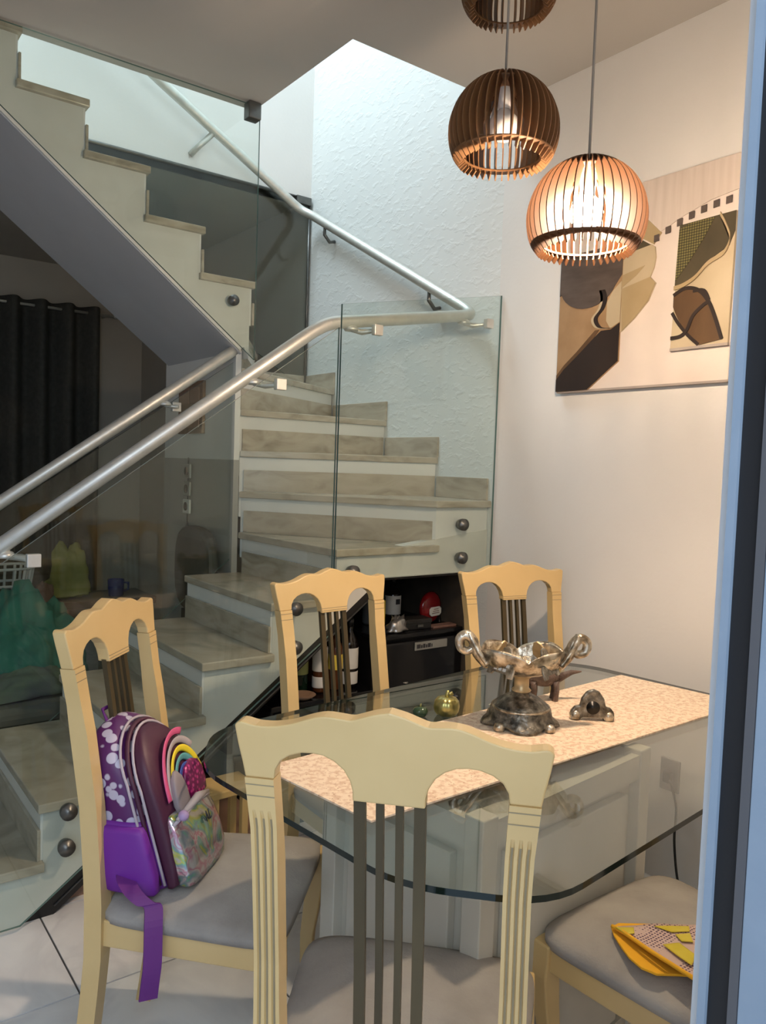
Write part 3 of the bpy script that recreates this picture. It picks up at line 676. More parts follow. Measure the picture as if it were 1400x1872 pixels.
# runner
rp = [Vector(p) for p in ((.889, 1.183), (2.325, 1.208), (2.262, 1.618), (.838, 1.535))]
v, f = [], []; nu, nv = 48, 14
for lay in (1, 0):
    for i in range(nu + 1):
        for j in range(nv + 1):
            s, t = i / nu, j / nv; p = (rp[0] * (1 - s) + rp[1] * s) * (1 - t) + (rp[3] * (1 - s) + rp[2] * s) * t
            w = .0012 * noise.noise(Vector((p.x * 7, p.y * 7, 0))) + .0012
            v.append((p.x, p.y, ZT + .0006 + (lay * (.0025 + w))))
W = nv + 1; q = (nu + 1) * W
for i in range(nu):
    for j in range(nv): f.append((i * W + j, (i + 1) * W + j, (i + 1) * W + j + 1, i * W + j + 1)); f.append((q + i * W + j, q + i * W + j + 1, q + (i + 1) * W + j + 1, q + (i + 1) * W + j))
bd_ = [i * W for i in range(nu + 1)] + [nu * W + j for j in range(1, nv + 1)] + [i * W + nv for i in range(nu - 1, -1, -1)] + [j for j in range(nv - 1, 0, -1)]
for i in range(len(bd_)): a, b = bd_[i], bd_[(i + 1) % len(bd_)]; f.append((a, b, q + b, q + a))
tag(mesh('table_runner', v, f, 'runner', None, False), 'speckled beige woven runner laid along the glass table', 'table runner')
ZR = ZT + .0045

# ------------------------------------------------------------------ things on the table
cp = thing('footed_bowl', 'ornate antique silver footed bowl with two scrolled handles on the runner', 'bowl', (1.575, 1.44, ZR), R(-37))
def footmod(r, z, a, i): 
    k = max(0, 1 - z / .055); return (r * (1 + .10 * k * math.cos(4 * a)), z + .012 * k * k * (1 - math.cos(4 * a)) * .5 * (1 if i > 0 else 0))
lathe('foot', [(.075, 0), (.098, .0), (.096, .008), (.082, .022), (.080, .045), (.076, .050), (.070, .058), (.050, .072), (.030, .082), (.022, .090)], 'antique_dark', cp, 48, mod=footmod)
lathe('collar', [(.074, .044), (.079, .046), (.079, .051), (.072, .053), (.074, .044)], 'antique', cp, 36)
lathe('stem', [(.022, .088), (.027, .093), (.020, .100), (.020, .125), (.028, .132), (.030, .136)], 'antique_tan', cp, 24)
def bowlmod(r, z, a, i):
    t = i / 9.0; lob = abs(math.sin(2 * a)) ** .6
    if i > 9: t = (18 - i) / 9.0
    return (r * (1 + .03 * t * math.cos(8 * a)), z + t * t * (.028 * lob))
bp_ = [(.02, .134), (.040, .135), (.062, .138), (.082, .145), (.096, .154), (.105, .164), (.110, .172), (.113, .178), (.115, .182), (.117, .185)]
bp2 = [(r - .004, z + .001) for r, z in reversed(bp_)]
lathe('bowl', bp_ + bp2[1:], 'antique', cp, 64, mod=bowlmod, sx=1.0, sy=.74)
def plaque(name, mat, parent, w, h, d, loc, rz, tilt, hole='black'):
    pts = [(-.5, 0), (-.5, .28), (-.42, .42), (-.30, .46), (-.26, .70), (-.14, .93), (0, 1.0), (.14, .93), (.26, .70), (.30, .46), (.42, .42), (.5, .28), (.5, 0), (.30, 0), (.24, .10), (-.24, .10), (-.30, 0)]
    pp = [(x * w, z * h) for x, z in pts]
    o = prism(name, pp, -d / 2, d / 2, 'y', mat, parent, min(.003, d * .3)); o.location = loc; o.rotation_euler = (tilt, 0, rz)
    lathe('rosette', [(0, -.004), (.07 * w, -.004), (.09 * w, 0), (.14 * w, -.003), (.16 * w, 0)], hole, o, 16).rotation_euler = (R(90), 0, 0)
    o.children[-1].location = (0, -d / 2 - .001, h * .42); return o
for a in (0, 90, 180, 270):    # lobes on the bowl wall
    an = R(a + 45); x, y = .100 * math.cos(an), .100 * .80 * math.sin(an)
    plaque('medallion', 'antique_dark' if a in (270, ) else ('antique_tan' if a in (90, 0) else 'antique'), cp, .092, .082, .006, (x, y, .143), math.atan2(.74 * math.sin(an), math.cos(an)) + R(90), R(-24), 'black' if a == 270 else 'antique')
# lattice on one lobe
m1 = [c for c in cp.children if c.name.startswith('medallion')][2]
for i in range(3):
    for j in range(3):
        if i + j < 4: box('lattice_hole', -.022 + i * .016 + (j % 2) * .008, -.012 + i * .016 + (j % 2) * .008, -.0055, -.0035, .014 + j * .012, .022 + j * .012, 'label_white', m1)
for s in (-1, 1):
    pts = smoothpts([(s * .095, 0, .160), (s * .122, 0, .188), (s * .136, 0, .222), (s * .154, 0, .238), (s * .172, 0, .226), (s * .168, 0, .202), (s * .148, 0, .194), (s * .134, 0, .206)], 5)
    tube('handle', pts, [.016 - .006 * i / len(pts) for i in range(len(pts))], 'antique', cp, 10)
    for t in (-1, 1):
        tube('handle_scroll', smoothpts([(s * .098, t * .028, .165), (s * .120, t * .024, .195), (s * .138, t * .014, .225), (s * .148, t * .006, .245)], 4), .007, 'antique', cp, 8)
for k in range(4):
    an = R(45 + 90 * k); lathe('paw', [(0, .022), (.012, .018), (.016, .008), (.014, 0), (0, 0)], 'antique', cp, 12, (.094 * math.cos(an), .094 * math.sin(an), 0))

on = thing('metal_ornament', 'small dark silver arched ornament standing alone on the runner', 'ornament', (1.77, 1.352, ZR), R(-40))
plaque('front_plate', 'antique_dark', on, .118, .088, .012, (0, 0, 0), 0, 0)
plaque('back_plate', 'antique', on, .112, .082, .010, (0, .016, 0), 0, 0)
for s in (-1, 1): lathe('foot', [(0, .03), (.012, .027), (.017, .014), (.015, 0), (0, 0)], 'antique', on, 12, (s * .046, .006, 0))
bf = thing('brown_figurine', 'dark brown carved figurine with pointed tail behind the silver bowl', 'figurine', (1.80, 1.56, ZR), R(-35))
tube('body', smoothpts([(-.045, 0, .055), (-.02, 0, .068), (.015, 0, .070), (.045, 0, .062)], 4), [.014, .018, .022, .026, .028, .030, .031, .031, .030, .027, .023, .018, .010], 'brown_figure', bf, 12)
for x in (-.032, .034):
    for y in (-.014, .014): tube('leg', [(x, y, .06), (x + .004, y, .03), (x, y, 0)], [.012, .009, .010], 'brown_figure', bf, 8)
tube('tail', [(.045, 0, .066), (.085, 0, .085), (.115, 0, .088)], [.014, .008, .002], 'brown_figure', bf, 8)
tube('head', [(-.045, 0, .058), (-.068, 0, .050), (-.080, 0, .030)], [.018, .016, .008], 'brown_figure', bf, 10)
pk = thing('golden_pumpkin', 'gold ribbed pumpkin ornament on the bare glass beside the runner', 'ornament', (1.455, 1.605, ZT + .0005))
lathe('body', [(0, .002), (.016, 0), (.028, .004), (.035, .014), (.0375, .026), (.035, .040), (.027, .050), (.014, .054), (0, .052)], 'gold', pk, 64, mod=lambda r, z, a, i: (r * (1 - .07 * abs(math.cos(4 * a)) ** 6), z))
tube('stem', [(0, 0, .050), (.001, 0, .062), (.004, 0, .070)], [.007, .005, .004], 'gold', pk, 10)
tube('leaf', [(.003, 0, .060), (.014, -.004, .062), (.020, -.005, .056)], [.002, .005, .001], 'gold', pk, 8)
gp = thing('green_glass_pumpkin', 'tiny dark green glass pumpkin beside the golden one', 'ornament', (1.385, 1.635, ZT + .0005))
lathe('body', [(0, .002), (.012, 0), (.020, .006), (.022, .016), (.017, .026), (0, .028)], 'green_glass', gp, 32, mod=lambda r, z, a, i: (r * (1 - .08 * abs(math.cos(3 * a)) ** 6), z))
tube('stem', [(0, 0, .026), (.002, 0, .036)], [.003, .002], 'gold', gp, 8)

# ------------------------------------------------------------------ pendant lamps
def pendant(label, loc, lit, wood, nrib=40):
    L = thing('pendant_lamp', label, 'lamp', loc, 0, 'slatted wooden pendant lamps over the table')
    outer = smoothpts([(.118, -.012), (.136, .012), (.147, .045), (.150, .085), (.142, .125), (.122, .165), (.092, .196), (.058, .216), (.028, .226)], 3)
    wd = lambda t: .020 + .016 * math.sin(math.pi * t)
    n = len(outer); inn = []
    for i, (r, z) in enumerate(outer):
        a = outer[max(i - 1, 0)]; b = outer[min(i + 1, n - 1)]; tx, tz = b[0] - a[0], b[1] - a[1]; l = math.hypot(tx, tz)
        w = wd(i / (n - 1)); inn.append((max(r - tz / l * w, .010), z + tx / l * w))
    v = []; h = .0016
    for y in (-h, h): v += [(r, y, z) for r, z in outer] + [(r, y, z) for r, z in inn]
    f = []
    for i in range(n - 1):
        f += [(i, i + 1, n + i + 1, n + i), (2 * n + i, 3 * n + i, 3 * n + i + 1, 2 * n + i + 1), (i, 2 * n + i, 2 * n + i + 1, i + 1), (n + i, n + i + 1, 3 * n + i + 1, 3 * n + i)]
    f += [(0, n, 3 * n, 2 * n), (n - 1, 3 * n - 1, 4 * n - 1, 2 * n - 1)]
    rib = mesh('rib', v, f, wood, L)
    for k in range(1, nrib): share(rib, rot=(0, 0, 2 * math.pi * k / nrib), parent=L)
    lathe('bottom_ring', [(.106, .012), (.136, .012), (.136, .017), (.106, .017), (.106, .012)], wood, L, 48)
    lathe('top_disc_shield', [(.012, .190), (.080, .190), (.080, .195), (.012, .195), (.012, .190)], wood, L, 32)  # top disc widened to block light going up
    lathe('socket', [(0, .222), (.016, .222), (.018, .20), (.020, .16), (.017, .135), (0, .135)], 'socket', L, 16)
    lathe('bulb', [(0, .138), (.014, .136), (.022, .128), (.036, .112), (.042, .092), (.038, .071), (.022, .056), (0, .050)], 'bulb_lit' if lit else 'bulb_off', L, 24)
    tube('cord', [(0, 0, .222), (0, 0, ZC - loc[2] - .02)], .0035, 'cord', L, 8)
    lathe('ceiling_cup', [(0, ZC - loc[2] - .03), (.045, ZC - loc[2] - .028), (.05, ZC - loc[2] - .02), (.05, ZC - loc[2] - .0005), (0, ZC - loc[2] - .0005)], 'socket', L, 20)
    return L
pendant('lit slatted wooden pendant lamp glowing in front of the painting', (1.613, 1.327, 2.035), True, 'ply_lit_lamp')
pendant('unlit dark slatted wooden pendant lamp hanging before the textured wall', (1.55, 1.572, 2.308), False, 'ply')
pendant('unlit slatted wooden pendant lamp hung highest near the ceiling', (1.745, 1.77, 2.865), False, 'ply')

# ------------------------------------------------------------------ painting on the right wall
pa = thing('wall_painting', 'square abstract relief painting in beige and dark brown on the right wall', 'painting', (XR, 1.79, 1.79))
def pl(name, pts, d0, d1, mat, parent=pa): return prism(name, pts, XR - d1, XR - d0, 'x', mat, parent, 0, True)
# local pieces given as (Y, z) on the wall
pl('canvas_panel', [(2.157, 1.794), (1.42, 1.794), (1.42, 1.905), (1.425, 2.534), (2.157, 2.534)], .001, .022, 'canvas')
pl('canvas_edge_shade', [(2.157, 1.788), (1.42, 1.788), (1.42, 1.796), (2.157, 1.796)], .001, .024, 'p_edge_shade')  # darker strip paints the shade along the canvas edge
pl('canvas_edge_shade', [(1.416, 1.788), (1.424, 1.788), (1.424, 1.920), (1.416, 1.920)], .001, .024, 'p_edge_shade')
pl('grain_band', [(1.905, 2.534), (1.42, 2.534), (1.42, 2.418), (1.52, 2.405), (1.62, 2.375), (1.72, 2.335), (1.80, 2.42), (1.86, 2.48)], .022, .026, 'canvas_grain')
pl('curved_band', [(1.87, 2.50), (1.80, 2.43), (1.705, 2.335), (1.735, 2.300), (1.80, 2.34), (1.87, 2.35)], .022, .0275, 'p_sand')
pl('dark_wedge', [(1.86, 2.35), (1.80, 2.335), (1.745, 2.300), (1.86, 2.285)], .0275, .029, 'p_olive')
L0 = .024
pl('left_panel', [(2.158, 1.794), (2.00, 1.794), (1.862, 1.893), (1.862, 2.33), (2.158, 2.33)], .020, L0 + .004, 'p_tan')
def arcpts(cy_, cz_, ry_, rz_, a0, a1, n=14): return [(cy_ + ry_ * math.cos(R(a0 + (a1 - a0) * i / n)), cz_ + rz_ * math.sin(R(a0 + (a1 - a0) * i / n))) for i in range(n + 1)]
pl('taupe_half_disc', [(2.157, 2.33), (2.157, 2.175)] + arcpts(2.020, 2.215, .137, .105, 340, 200) + [(1.8625, 2.215), (1.8625, 2.33)], L0, L0 + .007, 'p_taupe')
pl('umber_field', [(2.157, 1.795), (2.001, 1.795), (1.863, 1.894), (1.863, 2.035), (1.90, 2.015), (1.945, 2.015), (1.985, 1.985), (2.06, 1.925), (2.12, 1.88), (2.157, 1.842)], L0, L0 + .008, 'p_umber')
pl('ochre_stripe', [(2.157, 1.842), (2.12, 1.88), (2.06, 1.925), (1.985, 1.985), (1.955, 2.02), (1.975, 2.02), (2.06, 1.945), (2.12, 1.898), (2.157, 1.86)], L0, L0 + .0065, 'p_brown')
wv = smoothpts([(1.905, 2.02), (1.955, 2.03), (1.975, 2.065), (1.945, 2.10), (1.935, 2.14), (1.945, 2.17)], 5)
pl('dark_wave', [(y + .008, z) for y, z in wv] + [(y - .010, z) for y, z in reversed(wv)], L0, L0 + .0075, 'p_umber')
pl('light_wave', [(y + .020, z) for y, z in wv] + [(y + .008, z) for y, z in reversed(wv)], L0, L0 + .007, 'p_cream')
pl('pale_patch', [(1.863, 2.04), (1.905, 2.02), (1.925, 2.05), (1.925, 2.12), (1.90, 2.16), (1.863, 2.19)], L0, L0 + .0055, 'p_cream')
# cream fan in the middle
pl('cream_fan', [(1.861, 2.31), (1.80, 2.315), (1.745, 2.302), (1.728, 2.29), (1.722, 2.252), (1.728, 2.215), (1.742, 2.185), (1.717, 2.160), (1.745, 2.10), (1.80, 2.045), (1.852, 2.005), (1.861, 2.0)], .022, .028, 'p_cream')
pl('fan_wedge', [(1.861, 2.21), (1.765, 2.23), (1.80, 2.20), (1.861, 2.165)], .028, .0295, 'p_sand')  # sand-coloured wedge laid across the fan
pl('fan_fold', [(1.861, 2.16), (1.742, 2.184), (1.718, 2.160), (1.745, 2.10), (1.80, 2.045), (1.852, 2.005)], .028, .031, 'p_sand')
# right panel
pl('right_panel', [(1.640, 1.915), (1.427, 1.915), (1.422, 2.345), (1.626, 2.340)], .022, .034, 'p_cream')
pl('right_panel_edge_shade', [(1.641, 1.908), (1.426, 1.908), (1.426, 1.917), (1.641, 1.917)], .022, .036, 'p_edge_shade')  # darker strip paints shade below the raised panel
pl('olive_field', [(1.626, 2.34), (1.422, 2.345), (1.422, 2.28), (1.44, 2.235), (1.50, 2.205), (1.55, 2.16), (1.60, 2.135), (1.634, 2.13)], .034, .037, 'p_olive')
pl('woven_patch', [(1.626, 2.325), (1.58, 2.34), (1.495, 2.34), (1.53, 2.28), (1.58, 2.21), (1.632, 2.15)], .037, .039, 'p_mesh')
cl = smoothpts([(1.475, 2.345), (1.455, 2.31), (1.437, 2.26), (1.455, 2.215), (1.51, 2.19), (1.555, 2.15), (1.60, 2.13), (1.634, 2.125)], 5)
pl('cream_ribbon', [(y, z + .007) for y, z in cl] + [(y, z - .007) for y, z in reversed(cl)], .037, .042, 'p_sand')
leaf = smoothpts([(1.635, 2.10), (1.59, 2.115), (1.545, 2.10), (1.505, 2.06), (1.475, 2.0), (1.445, 1.93)], 4) + [(1.53, 1.918)] + smoothpts([(1.53, 1.918), (1.57, 1.96), (1.61, 2.01), (1.635, 2.06)], 4)
pl('brown_leaf', leaf, .034, .038, 'p_brown')
def band(name, c, w, d0, d1, mat):
    c = smoothpts(c, 5); P = [Vector(p) for p in c]; A, B = [], []
    for i, p in enumerate(P):
        t = (P[min(i + 1, len(P) - 1)] - P[max(i - 1, 0)]).normalized(); nn = Vector((-t.y, t.x)) * w / 2; A.append(tuple(p + nn)); B.append(tuple(p - nn))
    pl(name, A + B[::-1], d0, d1, mat)
band('dark_outline', [(1.635, 2.10), (1.59, 2.118), (1.54, 2.105), (1.50, 2.06), (1.472, 2.0), (1.446, 1.93)], .012, .038, .0405, 'p_umber')
band('dark_outline', [(1.637, 2.04), (1.61, 2.0), (1.57, 1.955), (1.53, 1.92)], .011, .038, .0405, 'p_umber')
band('dark_outline', [(1.637, 1.952), (1.60, 1.955), (1.575, 1.975), (1.555, 2.02), (1.52, 2.05), (1.50, 2.06)], .012, .038, .0412, 'p_umber')
band('dark_outline', [(1.56, 2.105), (1.52, 2.10), (1.50, 2.065)], .012, .038, .0408, 'p_umber')
for i in range(7):
    t = i / 6; y = 1.722 + (1.453 - 1.722) * t; z = 2.318 + .068 * math.sin(t * math.pi / 2) + .002
    if i == 0: z -= .002
    pl('square', [(y + .010, z - .013), (y - .010, z - .011), (y - .010, z + .013), (y + .010, z + .011)], .0275, .031, 'p_taupe')

# ------------------------------------------------------------------ outlet and cable on the right wall
ot = thing('wall_outlet', 'grey wall socket low on the right wall behind the table', 'outlet', (XR, 1.565, .40))
box('plate', -.010, 0, -.038, .038, -.058, .058, 'plastic_grey', ot, .003); box('plug', -.035, -.010, -.016, .012, -.022, .016, 'black', ot, .003)
tag(tube('power_cable', smoothpts([(XR - .030, 1.552, .39), (XR - .045, 1.53, .375), (XR - .035, 1.515, .30), (XR - .02, 1.525, .18), (XR - .03, 1.50, .06), (XR - .05, 1.46, .005)], 6), .0045, 'black', None, 8), 'thin black power cable hanging from the wall socket', 'cable')

# ------------------------------------------------------------------ backpack on the left chair
bpk = thing('backpack', 'purple child backpack with rainbow front and holographic pocket on the left chair', 'backpack', (.712, 1.742, .497), R(42))
LEAN = .30
def loft(name, zs, ha, hb, yc, mat, parent, n=40, ex=4.0, xc=0., lean=LEAN):
    v, f = [], []
    for z, a, b, y in zip(zs, ha, hb, yc):
        for j in range(n):
            an = 2 * math.pi * j / n; c, s = math.cos(an), math.sin(an); k = (abs(c) ** ex + abs(s) ** ex) ** (-1 / ex)
            v.append((xc + a * c * k, y + b * s * k + lean * z, z))
    for i in range(len(zs) - 1):
        for j in range(n): f.append((i * n + j, i * n + (j + 1) % n, (i + 1) * n + (j + 1) % n, (i + 1) * n + j))
    f += [tuple(range(n)), tuple(range((len(zs) - 1) * n, len(zs) * n))]
    return mesh(name, v, f, mat, parent, True)
def arch(w, z, top, r): # half width of an arch-topped panel
    return w if z < top - r else w * math.sqrt(max(0., 1 - ((z - top + r) / r) ** 2)) * 1.0
zz = [0, .008, .03, .07, .12, .17, .22, .26, .29, .315, .335, .348, .356]
loft('body', zz, [max(.012, .94 * arch(.128, z, .358, .10)) if z > .01 else .105 for z in zz], [.06, .076, .082, .084, .083, .080, .074, .065, .056, .046, .034, .022, .008], [0.03] * 13, 'bag_print', bpk)
zz = [0.0, .006, .03, .07, .12, .15, .158]
loft('base', zz, [.10, .118, .130, .1325, .131, .1290, .127], [.055, .077, .0845, .087, .0865, .0853, .084], [0.028] * 7, 'bag_violet', bpk)
zz = [.012, .02, .06, .12, .18, .23, .27, .30, .32, .333, .34]
fp = loft('front_panel', zz, [max(.01, arch(.108, z, .342, .12)) for z in zz], [.012, .020, .026, .028, .028, .027, .025, .021, .016, .010, .004], [-.058, -.064, -.066, -.066, -.064, -.060, -.054, -.047, -.041, -.036, -.033], 'bag_dark', bpk)
zz = [.010, .018, .05, .09, .13, .155, .165, .17]
loft('front_pocket', zz, [.088, .098, .102, .102, .099, .095, .090, .086], [.014, .024, .030, .030, .026, .020, .014, .008], [-.083, -.089, -.092, -.092, -.090, -.087, -.084, -.082], 'holo', bpk)
def fy(z, extra=0): return -.094 - extra + LEAN * z + max(0, (z - .2)) * .10
for rr, mt in ((.104, 'rb_pink'), (.088, 'rb_grey'), (.072, 'rb_yellow'), (.056, 'rb_teal'), (.040, 'rb_blue')):
    pts = [(.030 + rr * math.cos(R(a)), .190 + rr * math.sin(R(a)) * 1.22) for a in range(10, 181, 6)]
    pts = [p for p in pts if p[0] < arch(.102, p[1], .342, .12)]
    tube('rainbow_band', [(x, fy(z), z) for x, z in pts], .0088, mt, fp, 8, flat=((0, 1, 0), .22))
o = loft('sequin_patch', [.16, .165, .19, .215, .235, .245], [.035, .045, .05, .048, .036, .012], [.004, .008, .010, .010, .008, .003], [fy(.16) - LEAN * .16 + .002] * 6, 'bag_sequin', fp, xc=.055)
loft('charm', [.150, .156, .18, .21, .235, .25], [.010, .022, .030, .028, .020, .006], [.004, .008, .010, .010, .008, .003], [-.100] * 6, 'gem', fp, xc=-.035)
lathe('charm_ball', disc_profile(.013, .012, 8), 'lilac', fp, 14, (-.07, -.066, .165))
# zips: along both arches and over the pocket
def zipline(w, top, r, y, name, par=bpk, m='zip_grey', rad=.0035):
    pts = [(-w, y + LEAN * .02, .02)] + [(-w, y + LEAN * z, z) for z in (.08, .14, top - r)] + [(w * math.cos(R(a)), y + LEAN * (top - r + r * math.sin(R(a))) + .02 * math.sin(R(a)), top - r + r * math.sin(R(a))) for a in range(170, 9, -10)] + [(w, y + LEAN * z, z) for z in (top - r, .14, .08)]
    tube(name, pts, rad, m, par, 6)
zipline(.111, .345, .12, -.050, 'zip'); zipline(.120, .352, .11, -.026, 'zip'); zipline(.113, .347, .118, -.038, 'zip_tape', m='bag_dark', rad=.006)
tube('pocket_zip', [(-.095, -.098 + LEAN * .15, .150), (-.05, -.115 + LEAN * .165, .165), (.0, -.118 + LEAN * .17, .170), (.05, -.115 + LEAN * .165, .165), (.092, -.10 + LEAN * .15, .150)], .0045, 'zip_grey', bpk, 6)
tube('pocket_flap', [(-.085, -.105 + LEAN * .158, .160), (0, -.124 + LEAN * .18, .183), (.085, -.105 + LEAN * .158, .160)], [.004, .010, .004], 'rb_grey', bpk, 8)
for s in (-1, 1):
    loft('side_pocket', [.004, .012, .05, .10, .14, .152], [.010, .018, .022, .021, .017, .012], [.056, .066, .073, .073, .071, .067], [.026] * 6, 'bag_violet', bpk, xc=s * .126)
tube('grab_loop', [(-.03, .045 + LEAN * .34, .345), (-.028, .05 + LEAN * .38, .375), (.028, .05 + LEAN * .38, .375), (.03, .045 + LEAN * .34, .345)], .006, 'bag_strap', bpk, 8, flat=((0, 1, 0), .4))
# letters printed on the pocket
for pts in ([(0, 0), (.006, .022)], [(.006, .022), (.012, 0)], [(.003, .009), (.010, .009)], [(.018, .022), (.018, 0)], [(.018, 0), (.027, .002)]):
    tube('pocket_letter', [(.012 + p[0], -.1235 + LEAN * (.118 + p[1]), .118 + p[1]) for p in pts], .0016, 'ink', bpk, 5)
# loose shoulder strap hanging over the seat edge
sp = [(-.115, .05, .06), (-.150, .03, .045), (-.172, .0, .030), (-.175, -.03, .012), (-.168, -.045, .004), (-.185, -.055, -.03), (-.200, -.062, -.10), (-.205, -.060, -.14), (-.203, -.055, -.180)]
v, f = [], []; sp = smoothpts(sp, 4)
for i, p in enumerate(sp):
    w = .019
    wv_ = Vector((.55, -.83, .0)).normalized() * w
    for t in (-.0015, .0015): v += [Vector(p) - wv_ + Vector((t, t, 0)), Vector(p) + wv_ + Vector((t, t, 0))]
for i in range(len(sp) - 1):
    a, b = i * 4, i * 4 + 4; f += [(a, a + 1, b + 1, b), (a + 2, b + 2, b + 3, a + 3), (a, b, b + 2, a + 2), (a + 1, a + 3, b + 3, b + 1)]
f += [(0, 2, 3, 1), (len(v) - 4, len(v) - 3, len(v) - 1, len(v) - 2)]
mesh('shoulder_strap', v, f, 'bag_strap', bpk)

# ------------------------------------------------------------------ yellow cloth on the right chair
ck = thing('dish_cloth', 'folded yellow cloth with dotted print lying on the right chair seat', 'cloth', (1.50, .88, .50))
def sheet(name, P, z, mat, parent, th=.003, n=14, wav=.004, seed=0, mats=None):
    """four-corner curved sheet in world xy"""
    P = [Vector(p) for p in P]; v, f = [], []
    for lay in (1, 0):
        for i in range(n + 1):
            for j in range(n + 1):
                s, t = i / n, j / n; p = (P[0] * (1 - s) + P[1] * s) * (1 - t) + (P[3] * (1 - s) + P[2] * s) * t
                zz_ = z + p.z + wav * (noise.noise(Vector((p.x * 14 + seed, p.y * 14, 0))) + .6)
                v.append((p.x, p.y, zz_ + lay * th))
    W = n + 1; q = W * W
    for i in range(n):
        for j in range(n): f.append((i * W + j, (i + 1) * W + j, (i + 1) * W + j + 1, i * W + j + 1)); f.append((q + i * W + j, q + i * W + j + 1, q + (i + 1) * W + j + 1, q + (i + 1) * W + j))
    bd_ = [i * W for i in range(n + 1)] + [n * W + j for j in range(1, n + 1)] + [i * W + n for i in range(n - 1, -1, -1)] + [j for j in range(n - 1, 0, -1)]
    for i in range(len(bd_)): a, b = bd_[i], bd_[(i + 1) % len(bd_)]; f.append((a, b, q + b, q + a))
    return mesh(name, v, f, mat, parent, True, True)
prism('lower_fold', [(1.391, .986), (1.371, .964), (1.354, .937), (1.334, .900), (1.326, .866), (1.334, .837), (1.364, .815), (1.392, .792), (1.408, .779), (1.570, .874), (1.416, .986)], .499, .504, 'z', 'dish_yellow', ck, .001, True)
up = sheet('upper_fold', [(1.384, .978, 0), (1.347, .762, .016), (1.46, .69, .016), (1.60, .838, .004)], .506, 'dish_print', ck, wav=.005, seed=4)
def lift(x, y): return .0012 + .006 + .016 * max(0, min(1, (.978 - y - (x - 1.384) * .65) / .2))
for P in ([(1.378, .966), (1.410, .944), (1.390, .928), (1.372, .932)], [(1.448, .920), (1.513, .880), (1.493, .866), (1.458, .885)], [(1.400, .868), (1.432, .852), (1.415, .802), (1.375, .790)], [(1.456, .876), (1.486, .861), (1.460, .838), (1.442, .853)]):
    sheet('print_patch', [(x, y, lift(x, y)) for x, y in P], .5055, 'dish_lime', ck, .0015, 8, .004, 4)
tube('hem', smoothpts([(1.384, .979, .511), (1.381, .958, .514), (1.372, .925, .519), (1.360, .874, .523), (1.353, .820, .526), (1.347, .762, .528)], 3), .0042, 'dish_yellow', ck, 6, True)

# ------------------------------------------------------------------ living room beyond the stairs
cu_ = thing('curtain', 'dark grey eyelet curtain hanging on the far living room wall', 'curtain', (1.2, 6.86, 0))
v, f = [], []; n = 150; xs = [.35 + (2.10 - .35) * i / n for i in range(n + 1)]; zl_ = [.02, .8, 1.6, 2.4, 2.62, 2.72]
for lay in (0, 1):
    for z in zl_:
        for i, x in enumerate(xs):
            ph = x * 2 * math.pi / .21
            v.append((x, 6.86 + .075 * math.sin(ph) * (1 if z > 2 else 1 + .15 * math.sin(3.1 * x)) + lay * .006, z))
W = n + 1; q = len(zl_) * W
for lay in (0, 1):
    for k in range(len(zl_) - 1):
        for i in range(n): a = lay * q + k * W + i; f.append((a, a + 1, a + W + 1, a + W))
for i in range(n): f += [(i, i + 1, q + i + 1, q + i), ((len(zl_) - 1) * W + i, (len(zl_) - 1) * W + i + 1, q + (len(zl_) - 1) * W + i + 1, q + (len(zl_) - 1) * W + i)]
for k in range(len(zl_) - 1):
    for e in (0, n): f.append((k * W + e, (k + 1) * W + e, q + (k + 1) * W + e, q + k * W + e))
mesh('drape', v, f, 'curtain', cu_, True, True)
cr_ = thing('curtain_rod', 'pale metal curtain rod above the dark curtain', 'curtain rod', (1.2, 6.863, 2.67))
tube('rod', [(.2, 6.863, 2.67), (2.22, 6.863, 2.67)], .012, 'steel', cr_, 10, True)
for x in (.4, 2.16): tube('rod_bracket', [(x, 6.863, 2.67), (x, 6.998, 2.67)], .010, 'steel', cr_, 8, True)
lathe('finial', disc_profile(.02, .02, 8), 'steel', cr_, 12, (2.23, 6.863, 2.67), world=True)

sf = thing('sofa', 'grey fabric sofa covered with clothes behind the glass balustrade', 'sofa', (.3, 4.0, 0))
box('seat_base', -.7, 1.02, 3.55, 4.35, .08, .30, 'sofa_cloth', sf, .03, True)
for a, b in ((-.66, .17), (.18, 1.0)): box('seat_cushion', a, b, 3.54, 4.18, .30, .40, 'sofa_cloth', sf, .04, True)
box('backrest', -.7, 1.02, 4.18, 4.40, .30, .66, 'sofa_cloth', sf, .05, True)
for x in (-.6, .95):
    for y in (3.6, 4.3): box('foot', x - .03, x + .03, y - .03, y + .03, 0, .08, 'black', sf, .004, True)
def heap(name, label, cat, mat, loc, s, seed, amp=.35, fr_=1.4, cres=.08):
    o = blob(name, mat, None, *s, amp, fr_, seed, 28, cres=cres); o.location = loc; return tag(o, label, cat)
heap('green_blanket', 'crumpled green blanket heaped on the grey sofa', 'blanket', 'green_cloth', (.90, 3.86, .40), (.20, .20, .34), 2.2, .45, 1.5, .08)
heap('folded_clothes', 'grey and green crumpled clothes on the front of the sofa', 'clothes', 'grey_cloth', (.80, 3.66, .40), (.26, .10, .10), 5.1, .3, 1.6, .08)
tbk = thing('console_table', 'dark narrow console table behind the sofa', 'table', (1.1, 4.72, 0))
box('table_top', .35, 1.75, 4.56, 4.92, .60, .64, 'black', tbk, .004, True)
for x in (.40, 1.70):
    for y in (4.60, 4.88): box('leg', x - .025, x + .025, y - .025, y + .025, 0, .60, 'black', tbk, .003, True)
bk_ = thing('laundry_basket', 'white plastic laundry basket with open slots on the console table', 'basket', (.90, 4.74, .641))
rows = lambda z: (.155 + .03 * z / .2, .11 + .02 * z / .2)
